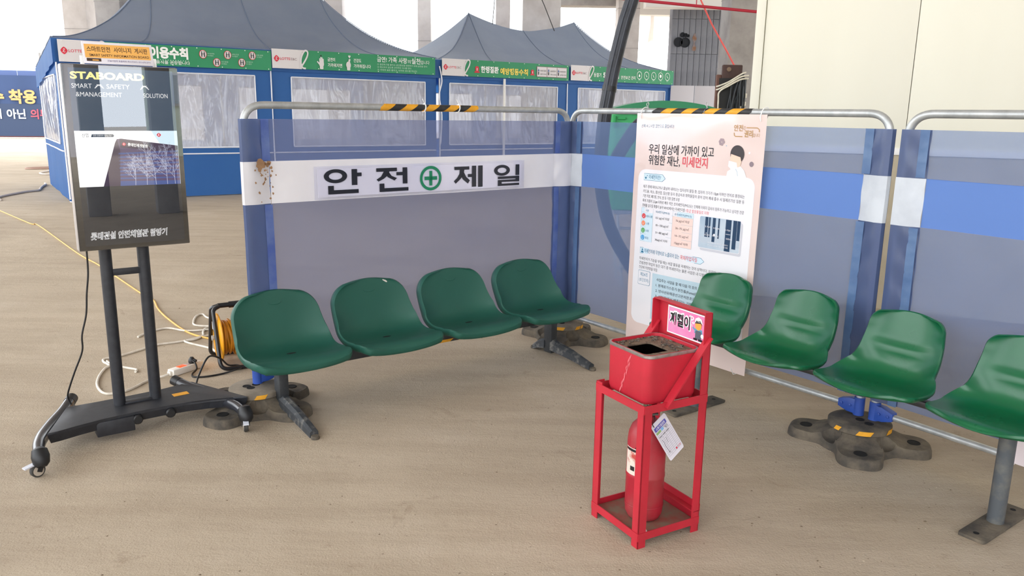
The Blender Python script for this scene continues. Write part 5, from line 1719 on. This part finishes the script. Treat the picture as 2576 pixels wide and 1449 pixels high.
b = MB(); vs = [(x, y, CH - .0175) for x, y in hp] + [(x, y, .03) for x, y in hp]
b.add(vs, [[k, (k + 1) % n, n + (k + 1) % n, n + k] for k in range(n)] + [[n + k for k in range(n)]], 0, False); b.build('ash_pit', mat('pit_shade_black', '050505', 1.0, spec=0.0), can)  # black colour stands in for the shade inside the deep opening
random.seed(5)
b = MB()
for k in range(70):
    x, y = random.uniform(-.105, .105), random.uniform(-.10, .108)
    if hx0 - .012 < x < hx1 + .012 and hy0 - .012 < y < hy1 + .012: continue
    a = random.uniform(0, PI); l = random.uniform(.003, .010)
    b.bar((x - l * math.cos(a), y - l * math.sin(a), CH - .009), (x + l * math.cos(a), y + l * math.sin(a), CH - .008), .004, .004)
b.build('ash_crumbs', mat('charred_ash', '2c2724', 0.95, c2='8a7e70', scale=90), can, kind='stuff')
b = MB(); random.seed(9)
b.add([(-.126 + .0, 0, 0)] * 3, [[0, 1, 2]]) if False else None
for k in range(16):
    t_ = k / 16; xx = .028 - .10 * t_ * .55 + random.uniform(-.006, .006); zz = .17 - .15 * t_
    w_ = random.uniform(.0004, .0016)
    b.add([(xx, -.1235, zz), (xx + w_, -.1236, zz - .006), (xx - .004 + w_, -.1236, zz - .024), (xx - .006, -.1235, zz - .012)], [[0, 1, 2, 3]], 0, False)
b.build('scratches', mat('pale_scratch', 'd4626a', 0.8), can, kind='stuff')

# ---- fire extinguisher in the lower tray
ex = thing('fire_extinguisher', 'dusty red fire extinguisher cylinder standing in the red stand', 'extinguisher', AO + Vector((0, 0, .0)), AH)
ex.location = AO + Vector((math.cos(AH) * .008 - math.sin(AH) * -.012, math.sin(AH) * .008 + math.cos(AH) * -.012, .0400))
ex.scale = (1.05, 1.05, 1.09)
M_EXT = mat('dusty_red_cylinder', 'a81f30', 0.45, c2='9b4a48', scale=6, amt=(.42, .72), bump=0.05, bscale=60)
r = .0695
b = MB(); b.lathe([(.040, 0), (.058, .004), (r - .002, .022), (r, .045), (r, .155), (r + .0015, .158), (r + .0015, .168), (r, .171), (r, .290), (r - .003, .315), (r - .013, .340), (r - .030, .358), (.026, .368), (.022, .375)], 40)
cy = b.build('cylinder', M_EXT, ex)
b = MB(); b.lathe([(r + .0012, .052), (r + .002, .054), (r + .0012, .057)], 40, caps=False); b.build('seam_ring', M_EXT, cy)
b = MB(); b.lathe([(.018, .370), (.018, .395), (.014, .40), (.014, .415)], 16); b.box((0, 0, .412), (.032, .028, .03), None, .004); b.build('valve', mat('brass_grey', '8a7f6e', 0.4, metal=0.7), ex)
b = MB(); b.bar((-.005, .0, .428), (.085, -.03, .435), .022, .006); b.bar((-.005, .0, .418), (.075, -.03, .408), .020, .006); b.build('lever', mat('grey_lever', '6d6a66', 0.4, metal=0.6), ex)
b = MB(); b.grid(lambda u, v: ((r + .001) * math.cos(math.radians(-113 + 46 * u)), (r + .001) * math.sin(math.radians(-113 + 46 * u)), .172 + .098 * v), 12, 4)
lb = b.build('label_sticker', mat('worn_label', 'd9cfc2', 0.6, c2='b9493f', scale=14, amt=(.52, .62)), ex)
def arc_text(rows):
    for s_, a0, z, h, w, m_ in rows: pass
b = MB(); b.grid(lambda u, v: ((r + .0016) * math.cos(math.radians(-111 + 42 * u)), (r + .0016) * math.sin(math.radians(-111 + 42 * u)), .258 + .009 * v), 12, 1); b.build('label_header', SBK, lb)
b = MB(); b.grid(lambda u, v: ((r + .0016) * math.cos(math.radians(-90 + 16 * u)), (r + .0016) * math.sin(math.radians(-90 + 16 * u)), .188 + .016 * v), 6, 1); b.build('label_mark', SBK, lb)
b = MB()
b.tube(smooth_path([(.0, -.01, .41), (.05, -.07, .41), (.085, -.085, .385), (.075, -.09, .33), (.055, -.095, .29)]), .0025, 6); b.build('pull_wire', M_CBLK, ex)

# ---- inspection tag hung from the valve
tg = thing('inspection_tag', 'white inspection card with purple heading hung tilted from the extinguisher', 'tag', AO + Vector((.13, -.075, .34)), 0.0)
tg.location = (.576, 2.699, .406)
tm = thing('x', '', '')
bpy.data.objects.remove(tm)
# card plane: faces the photographer's side, tilted in its own plane
fx = Vector((math.cos(.598), math.sin(.598), 0)); fz = Vector((-math.sin(.598) * .323, math.cos(.598) * .323, 1)).normalized()
ca_, sa_ = math.cos(.455), math.sin(.455)
U_ = (fx * ca_ + fz * sa_).normalized(); V_ = (-fx * sa_ + fz * ca_).normalized(); N_ = U_.cross(V_)
def cardbox(u0, v0, u1, v1, d, r_=.008):
    b = MB(); A_ = rrect(1, .2, 4)
    pts = [((u0 + u1) / 2 + (u1 - u0) / 2 * x * 1.0, (v0 + v1) / 2 + (v1 - v0) / 2 * y) for x, y in [(a_ * 1.0, b_ * 1.0) for a_, b_ in rrect(1, .12, 4)]]
    n = len(pts)
    vs = [U_ * x + V_ * y + N_ * d for x, y in pts] + [U_ * x + V_ * y - N_ * d for x, y in pts]
    b.add(vs, [list(range(n)), list(range(n, 2 * n))[::-1]] + [[k, n + k, n + (k + 1) % n, (k + 1) % n] for k in range(n)], 0, False)
    return b
cardbox(-.043, -.078, .043, .078, .0008).build('card', mat('card_white', 'd9d4dc', 0.45), tg)
A = Art(N_ * .0012, U_, V_, 0.0004)
MPU = mat('card_purple', '5a56a8', 0.45); MGN = mat('card_green', '8fae72', 0.45); MBL = mat('card_blue', '7fb2dc', 0.45); MCK = mat('card_ink', '4a464e', 0.5)
A.rect(-.038, .046, .030, .062, MPU, 1, r=.003); A.text('소화기점검표', -.030, .050, .009, SWH, 2, width=.053, bold=.01)
A.rect(-.038, .034, -.012, .043, MGN, 1); A.rect(-.010, .034, .004, .045, MBL, 1)
for k in range(13): A.rect(-.037, .028 - .0075 * k, .037, .0285 - .0075 * k, MCK, 1)
for u in (-.037, -.018, .0, .018, .0365): A.rect(u, -.062, u + .0004, .0285, MCK, 1)
for s_, u, v, w in (('점검일', .006, .038, .02), ('확인', .012, .031, .016), ('2023', -.034, .018, .014), ('양호', -.014, .018, .014), ('월', -.03, -.05, .008), ('담당자', .006, .018, .018)): A.text(s_, u, v, .006, MCK, 2, width=w)
A.stroke([(-.030, .010), (-.026, -.005), (-.029, -.02), (-.026, -.045)], .0012, MCK, 2); A.stroke([(-.008, .006), (-.010, -.016)], .0012, MCK, 2)
A.disc(.010, -.058, .004, M_LR, 2, n=10); A.text('소방', .018, -.060, .006, M_LR, 2, width=.018)
A.build('print', tg)
b = MB(); b.tube(smooth_path([tuple(U_ * -.030 + V_ * .066), tuple(U_ * -.035 + V_ * .09 + N_ * .01), (-.050, .095, .075), (-.035, .08, .045), tuple(U_ * -.028 + V_ * .068 - N_ * .008)]), .0016, 6); b.build('tie', M_CBLK, tg)
# ---- cigarette end on the tray
cg = thing('cigarette_end', 'white cigarette end lying on the tray of the red stand', 'cigarette', AO + Vector((.0, 0, .102)), AH)
cg.location = AO + Vector((math.cos(AH) * .118 - math.sin(AH) * -.085, math.sin(AH) * .118 + math.cos(AH) * -.085, .0440))
b = MB(); b.tube([(-.011, .004, 0), (.008, -.003, 0)], .004, 8); b.build('paper', M_ZIP, cg)
b = MB(); b.tube([(.008, -.003, 0), (.018, -.007, .0)], .004, 8); b.build('filter', mat('filter_tan', 'd8c49a', 0.8), cg)

# ------------------------------------------------------------------ cable reel
RL = Vector((-1.838, 4.688, 0)); RLH = .54
cr = thing('cable_reel', 'orange cable reel in a black tube frame behind the first seat', 'reel', RL, RLH)
RX = .40
for s_ in (-1, 1):
    b = MB(); r_ = .0125
    pt = fillet([(.04, s_ * .012, .370), (0, s_ * .03, .356), (0, s_ * .17, .014), (RX, s_ * .17, .014), (RX, s_ * .03, .356), (RX - .04, s_ * .012, .370)], .05, 6)
    b.tube(pt, r_, 12); b.build('frame', mat('black_gloss_frame', '1a1b1e', 0.3, coat=0.2), cr)
b = MB(); b.tube([(.035, 0, .372), (RX - .035, 0, .372)], .0155, 12); b.tube([(.10, 0, .372), (RX - .10, 0, .372)], .020, 14); b.build('handle', M_BLACK, cr)
ZC = .172
RYm = Matrix.Rotation(PI / 2, 4, 'Y')
M_ORG = mat('orange_plastic_drum', 'eda61f', 0.35, c2='e59a18', scale=8)
for x0, s_ in ((.022, 1), (.285, -1)):
    b = MB(); b.lathe([(.02, -.012 * s_), (.05, -.012 * s_), (.135, -.006 * s_), (.150, .0), (.153, .006 * s_), (.147, .012 * s_), (.02, .012 * s_)], 40, (x0, 0, ZC), RYm); b.build('flange', M_ORG, cr)
b = MB(); b.tube([(0, 0, ZC), (RX, 0, ZC)], .012, 12); b.tube([(-.012, 0, ZC), (.0, 0, ZC)], .017, 12); b.build('axle', M_GALV, cr)
b = MB()
pts = []
for k in range(14 * 24):
    a = 2 * PI * k / 24
    x = .045 + .215 * (k / (14 * 24)) + .004 * math.sin(a * 3.3)
    rr = .098 + .006 * math.sin(k * .11) + .004 * noise.noise(Vector((k * .05, 0, 0)))
    pts.append((x, rr * math.cos(a), ZC + rr * math.sin(a)))
b.tube(pts, .0085, 7)
pts = []
for k in range(5 * 24):
    a = 2 * PI * k / 24
    x = .12 + .10 * (k / (5 * 24)) + .02 * math.sin(a + .5)
    rr = .112 + .004 * math.sin(k * .2)
    pts.append((x, rr * math.cos(a), ZC + rr * math.sin(a)))
b.tube(pts, .0085, 7)
b.build('wound_cable', mat('orange_cable', 'd98e1c', 0.45, c2='c97f16', scale=12), cr)
b = MB(); b.lathe([(.095, -.004), (.095, .004)], 24, (.16, 0, ZC), RYm); b.lathe([(.085, -.12), (.085, .12)], 24, (.165, 0, ZC), RYm); b.build('drum', M_ORG, cr)
b = MB(); b.box((.006, .01, ZC + .07), (.008, .07, .05), None, .003); b.build('maker_plate', mat('plate_grey', 'cfd0d4', 0.4), cr)

# ------------------------------------------------------------------ power strip with plug
PS = Vector((-1.965, 4.545, 0)); PSH = math.radians(62)
ps = thing('power_strip', 'white power strip with a lit red switch on the dusty floor', 'power strip', PS, PSH)
b = MB(); b.box((0, 0, .021), (.215, .056, .040), None, .006); b.build('body', mat('ivory_plastic', 'ece6dc', 0.4), ps)
b = MB(); b.box((-.030, 0, .0415), (.050, .034, .005), None, .002); b.build('switch', mat('red_switch', 'ff4a1a', 0.3, emit=1.2), ps, 'lit orange red rocker switch')
b = MB(); b.box((.012, 0, .0415), (.030, .034, .003), None, .002); b.build('clear_cover', mat('clear_cover', 'd7b9ae', 0.2), ps)
b = MB(); b.lathe([(.021, .040), (.021, .0425), (.018, .0425), (.018, .035), (.001, .035)], 20, (.088, 0, 0), None, 0, False); b.build('socket', mat('socket_grey', 'c6c2c0', 0.5), ps)
b = MB(); b.box((-.112, 0, .021), (.02, .03, .026), None, .005); b.build('cord_grip', mat('ivory_plastic', 'ece6dc', 0.4), ps)
pg = thing('plug', 'black plug pushed into the white power strip', 'plug', PS + Vector((math.cos(PSH) * .048, math.sin(PSH) * .048, .042)), PSH)
b = MB(); b.lathe([(.020, 0), (.021, .012), (.019, .022), (.010, .036)], 18); b.bar((0, -.005, .024), (.006, -.034, .014), .016, .014, bev=.004); b.build('body', M_BLACK, pg)
floor_cord('black_cable_loop', [(-1.94, 4.575, .062), (-1.915, 4.565, .05), (-1.895, 4.535, .02), (-1.90, 4.48), (-1.87, 4.43), (-1.80, 4.44), (-1.72, 4.50), (-1.655, 4.54, .02), (-1.645, 4.60, .012), (-1.69, 4.66), (-1.735, 4.62, .02), (-1.735, 4.50, .10), (-1.765, 4.40, .14), (-1.80, 4.33, .05), (-1.79, 4.25)], .0055, M_CBLK, 'black cord looping from the plug over the floor behind the stand foot')
floor_cord('white_cable', [(-2.015, 4.445, .02), (-2.045, 4.415, .012), (-2.083, 4.40), (-2.111, 4.33), (-2.145, 4.179), (-2.231, 4.121), (-2.336, 4.23), (-2.41, 4.38), (-2.456, 4.537), (-2.463, 4.614), (-2.53, 4.68), (-2.555, 4.74), (-2.493, 4.81), (-2.423, 4.95), (-2.368, 5.062), (-2.24, 5.15), (-2.12, 5.30), (-1.95, 5.38), (-1.80, 5.36)], .0072, M_CWHT, 'white cord looping from the power strip across the floor behind the stand')
floor_cord('white_cable', [(-2.25, 4.50), (-2.26, 4.54), (-2.303, 4.56), (-2.38, 4.594), (-2.482, 4.652, .012), (-2.52, 4.70)], .0072, M_CWHT, 'short white cord end with a rounded tip left of the power strip')
floor_cord('yellow_cable', [(-7.774, 11.897), (-6.549, 10.609), (-6.30, 10.40), (-4.719, 8.422), (-4.139, 7.755), (-3.207, 6.608), (-2.961, 6.327), (-2.80, 6.05), (-2.604, 5.763), (-2.302, 5.39), (-2.086, 5.23), (-1.90, 5.17), (-1.80, 5.05, .05), (-1.77, 4.90, .10)], .0068, M_CYEL, 'long yellow cord running from the far left floor to the reel')
floor_cord('white_cable', [(-2.58, 5.24), (-2.56, 5.36), (-2.48, 5.476), (-2.311, 5.411), (-2.174, 5.455), (-2.08, 5.50), (-1.95, 5.54)], .0072, M_CWHT, 'white cord with a bend, upper one between the stand posts and the reel')
floor_cord('white_cable', [(-1.95, 5.60), (-2.11, 5.66), (-2.301, 5.781), (-2.381, 5.886), (-2.407, 5.835), (-2.371, 5.683), (-2.30, 5.56), (-2.10, 5.54)], .0072, M_CWHT, 'small white cord loop on the floor left of the reel')
floor_cord('white_cable', [(-1.90, 5.62), (-2.10, 5.57), (-2.2, 5.513), (-2.19, 5.40), (-2.153, 5.296), (-2.169, 5.196), (-2.225, 5.165), (-2.169, 5.11), (-2.011, 5.016), (-1.94, 4.95), (-1.90, 4.86, .02), (-1.86, 4.80, .1)], .0072, M_CWHT, 'white cord doubling back just left of the reel frame')
floor_cord('white_cable', [(-8.6, 13.2), (-8.894, 13.656), (-8.987, 14.489), (-8.93, 14.85), (-9.10, 15.2), (-9.313, 15.647), (-9.46, 16.0), (-9.62, 16.25)], .02, mat('dusty_cord', 'cfc4ba', 0.7), 'dusty cord snaking over the floor to the left tent corner', n=8)
floor_cord('white_cable', [(-11.5, 19.9), (-11.265, 18.893), (-10.95, 18.5), (-10.7, 18.6), (-10.4, 18.9)], .02, mat('dusty_cord', 'cfc4ba', 0.7), 'pale cord bend beside the left tent side wall')
floor_cord('white_cable', [(-11.8, 20.9), (-12.40, 20.315), (-12.2, 20.1), (-11.6, 20.4)], .022, mat('rusty_cord', 'b09284', 0.7), 'farthest reddish cord on the floor left of the tent')

# ------------------------------------------------------------------ black hose hanging from the slab behind the corner
ho = thing('black_hose', 'thick black hose hanging at a slant from the ceiling behind the barriers', 'hose', (1.9, 6.2, 0))
hp_ = [(1.75, 6.2, 5.0), (1.20, 6.2, 3.55), (.862, 6.2, 2.39), (.814, 6.2, 2.22), (.749, 6.2, 1.918), (.713, 6.2, 1.698), (.69, 6.2, 1.52), (.677, 6.22, 1.217), (.696, 6.24, .971), (.769, 6.26, .69), (.907, 6.28, .437), (1.05, 6.3, .25), (1.25, 6.34, .12), (1.45, 6.4, .14), (1.58, 6.42, .40), (1.62, 6.42, .8), (1.5, 6.4, 1.15), (1.35, 6.36, 1.42), (1.15, 6.33, 1.56), (.99, 6.32, 1.49), (.89, 6.31, 1.36), (.80, 6.31, 1.20)]
b = MB(); b.tube([Vector(p) - Vector((1.9, 6.2, 0)) for p in smooth_path(hp_, 8)], .052, 16); b.build('hose', mat('matt_black_hose', '26282e', 0.55, c2='3d424c', scale=5, bump=0.15, bscale=30), ho)
b = MB()
sp_ = smooth_path(hp_, 8)
for k in range(6, 60, 4): pass
for off in (-.018, .018):
    b.tube([Vector(p) - Vector((1.9, 6.2, 0)) + Vector((off - .01, -.049, 0)) for p in sp_[12:70]], .006, 6)
b.build('hose_rib', mat('hose_rib', '3c414b', 0.45), ho)
for z in (1.75, 2.6):
    i = min(range(len(sp_[:70])), key=lambda k: abs(sp_[k].z - z)); b = MB()
    d = (sp_[i + 1] - sp_[i]).normalized() * .02
    b.tube([sp_[i] - d - Vector((1.9, 6.2, 0)), sp_[i] + d - Vector((1.9, 6.2, 0))], .056, 16); b.build('hose_clip', M_BLACK, ho)

# ------------------------------------------------------------------ green plastic cabinet on a metal trestle
gc = thing('green_cabinet', 'bright green plastic box with an arched lid behind the poster', 'box', (1.30, 7.05, 0), 0.0)
M_GRN = mat('bright_green_plastic', '46c878', 0.45, c2='3fbd6e', scale=2, trans=0.3); M_GRN2 = mat('deep_green_plastic', '1f8a58', 0.4, trans=0.12)  # lit left side and darker front are put into two plastic colours
b = MB(); b.span((-.43, 0, .72), (.46, .55, 1.575), .02); bo = b.build('body', M_GRN, gc)
b = MB(); b.span((-.225, -.03, .72), (.44, .01, 1.572), .012); b.build('door', M_GRN2, bo)
b = MB()
n = 18
vs, fs = [], []
for y in (-.06, .60):
    for k in range(n + 1):
        u = -1 + 2 * k / n
        vs.append((.02 + .455 * u, y, 1.615 + .065 * (1 - u * u)))
    for k in range(n + 1):
        u = 1 - 2 * k / n
        vs.append((.02 + .455 * u, y, 1.575))
m_ = 2 * (n + 1)
fs = [list(range(m_)), list(range(m_, 2 * m_))[::-1]] + [[k, m_ + k, m_ + (k + 1) % m_, (k + 1) % m_] for k in range(m_)]
b.add(vs, fs, 0, True); b.build('lid', M_GRN2, gc)
b = MB()
for z in (.95, 1.50):
    b.span((-.445, -.025, z - .05), (-.415, .02, z + .05), .005)
    b.span((-.40, -.02, z - .035), (-.33, .0, z - .015), .004); b.span((-.40, -.02, z + .015), (-.33, .0, z + .035), .004)
b.build('hinge', M_GRN, bo)
for x, y in ((-.36, .06), (.40, .06), (-.36, .50), (.40, .50)):
    b = MB(); b.tube([(x, y, .72), (x + .06 * (1 if x > 0 else -1) * -.4 + .05, y, 0)], .014, 8); b.build('leg', M_GALV, gc)
b = MB(); b.span((-.40, .03, .68), (.44, .53, .72), .006); b.build('top_frame', mat('grey_trestle', '9ba0a6', 0.5), gc)
for z in (.55, .18):
    b = MB(); b.tube([(-.34, .06, z), (.42, .06, z)], .012, 8); b.build('crossbar', M_GALV, gc)

# ------------------------------------------------------------------ brown board with black cables by the cream wall edge
cb = thing('cable_board', 'brown timber board hung with black cables beside the cream wall edge', 'board', (2.18, 8.2, 0))
M_TIM = mat('dark_brown_board', '4c3430', 0.7, c2='3f2b28', scale=6, stretch=(1, 1, .2))
b = MB(); b.box((-.005, 0, 1.03), (.20, .05, 2.06), None, .012); b.build('board', M_TIM, cb)
b = MB(); b.box((-.128, .03, .985), (.05, .05, 1.96), None, .008); b.build('side_batten', mat('brown_batten', '6b4a40', 0.7), cb)
b = MB(); b.span((-.135, -.035, 0), (.14, -.025, 1.93), .006); b.build('black_panel', mat('black_panel', '1d1c1e', 0.7), cb)
b = MB(); b.lathe([(.022, 0), (.022, .01), (.012, .014)], 14, (-.045, -.026, 2.015), Matrix.Rotation(PI / 2, 4, 'X')); b.build('bolt', mat('rusty_bolt', '7a6250', 0.6), cb)
random.seed(13)
for k in range(11):
    x0 = random.uniform(-.02, .12); x1 = random.uniform(-.13, .12)
    b = MB(); b.tube(smooth_path([(.10, -.05, 1.98 - .02 * k * .3), (x0, -.06 - .004 * k, 1.90 - random.uniform(0, .1)), ((x0 + x1) / 2 + random.uniform(-.03, .03), -.055 - .004 * k, 1.55), (x1, -.05 - .003 * k, 1.0), (x1 + .03, -.045, .3)]), .0075, 7); b.build('black_cable', mat('charcoal_cable', '30343a', 0.5), cb)
for k in range(3):
    b = MB(); b.tube(smooth_path([(.14 - .03 * (k == 0), -.09, 1.985 - .03 * k), (.06, -.10, 1.965 - .025 * k), (-.05, -.095, 1.895 - .02 * k), (-.14, -.09, 1.855 - .03 * k)] + ([(-.145, -.085, 1.7), (-.135, -.08, 1.4), (-.13, -.07, .9)] if k == 2 else [(-.165, -.06, 1.845 - .03 * k)])), .008, 7); b.build('white_cable', M_CWHT, cb)
b = MB()
for z, x in ((1.76, .125), (1.68, .12), (1.635, .085)): b.box((x, -.07, z), (.03, .03, .045), None, .006)
b.build('cable_plug', M_CWHT, cb)

# ------------------------------------------------------------------ things hung from the slab
b = MB(); b.tube([(-.6, 12, 3.36), (1.726, 12, 3.177), (3.08, 12, 3.071), (5.2, 12, 2.905)], .021, 10)
for x in (.3, 2.6, 4.6): b.tube([(x, 12, 3.29 - .078 * x), (x, 12, 5.0)], .008, 6)
rp = b.build('red_pipe', mat('red_pipe_paint', 'b8283f', 0.5)); tag(rp, 'thin red pipe hung under the ceiling at the upper right', 'pipe')
b = MB(); b.tube([(2.45, 13, 4.2), (2.881, 13, 3.327), (3.073, 13, 2.975), (3.339, 13, 2.571), (3.6, 13, 2.15)], .013, 6)
tag(b.build('pink_rope', mat('pink_rope', 'e8605c', 0.6)), 'pinkish red rope slanting down in front of the grey wall', 'rope')
for n_, (p, q2), l in (('hanging_wire', ((.30, 15, 3.9), (.70, 15, 3.03)), 'slanting dark wire in front of the wide column'), ('hanging_wire', ((-.38, 15, 3.9), (-.425, 15, 3.13)), 'upright thin wire above the right tent peak')):
    b = MB(); b.tube([p, ((p[0] + q2[0]) / 2 + .01, 15, (p[2] + q2[2]) / 2), q2], .008, 6)
    tag(b.build(n_, M_BLACK), l, 'wire')
# pebbles and flakes of dried mud lying about
random.seed(31)
b = MB()
for k in range(420):
    y = random.uniform(1.7, 6.5); x = random.uniform(-.62 * y, .66 * y)
    s_ = random.uniform(.0015, .005) * (1.6 if random.random() < .06 else 1)
    pts = [(x + s_ * random.uniform(.5, 1.4) * math.cos(2 * PI * j / 6), y + s_ * random.uniform(.4, 1.2) * math.sin(2 * PI * j / 6), .0003) for j in range(6)]
    b.add(pts + [(x, y, s_ * .6)], [[j, (j + 1) % 6, 6] for j in range(6)], k % 3 == 0, False)
gr = b.build('floor_grit', [mat('dark_grit', '6a5a48', 0.9), mat('pale_grit', 'b6a892', 0.9)]); tag(gr, 'scattered grit and dried mud flakes on the dusty floor', 'grit', None, 'stuff')
flush_art()
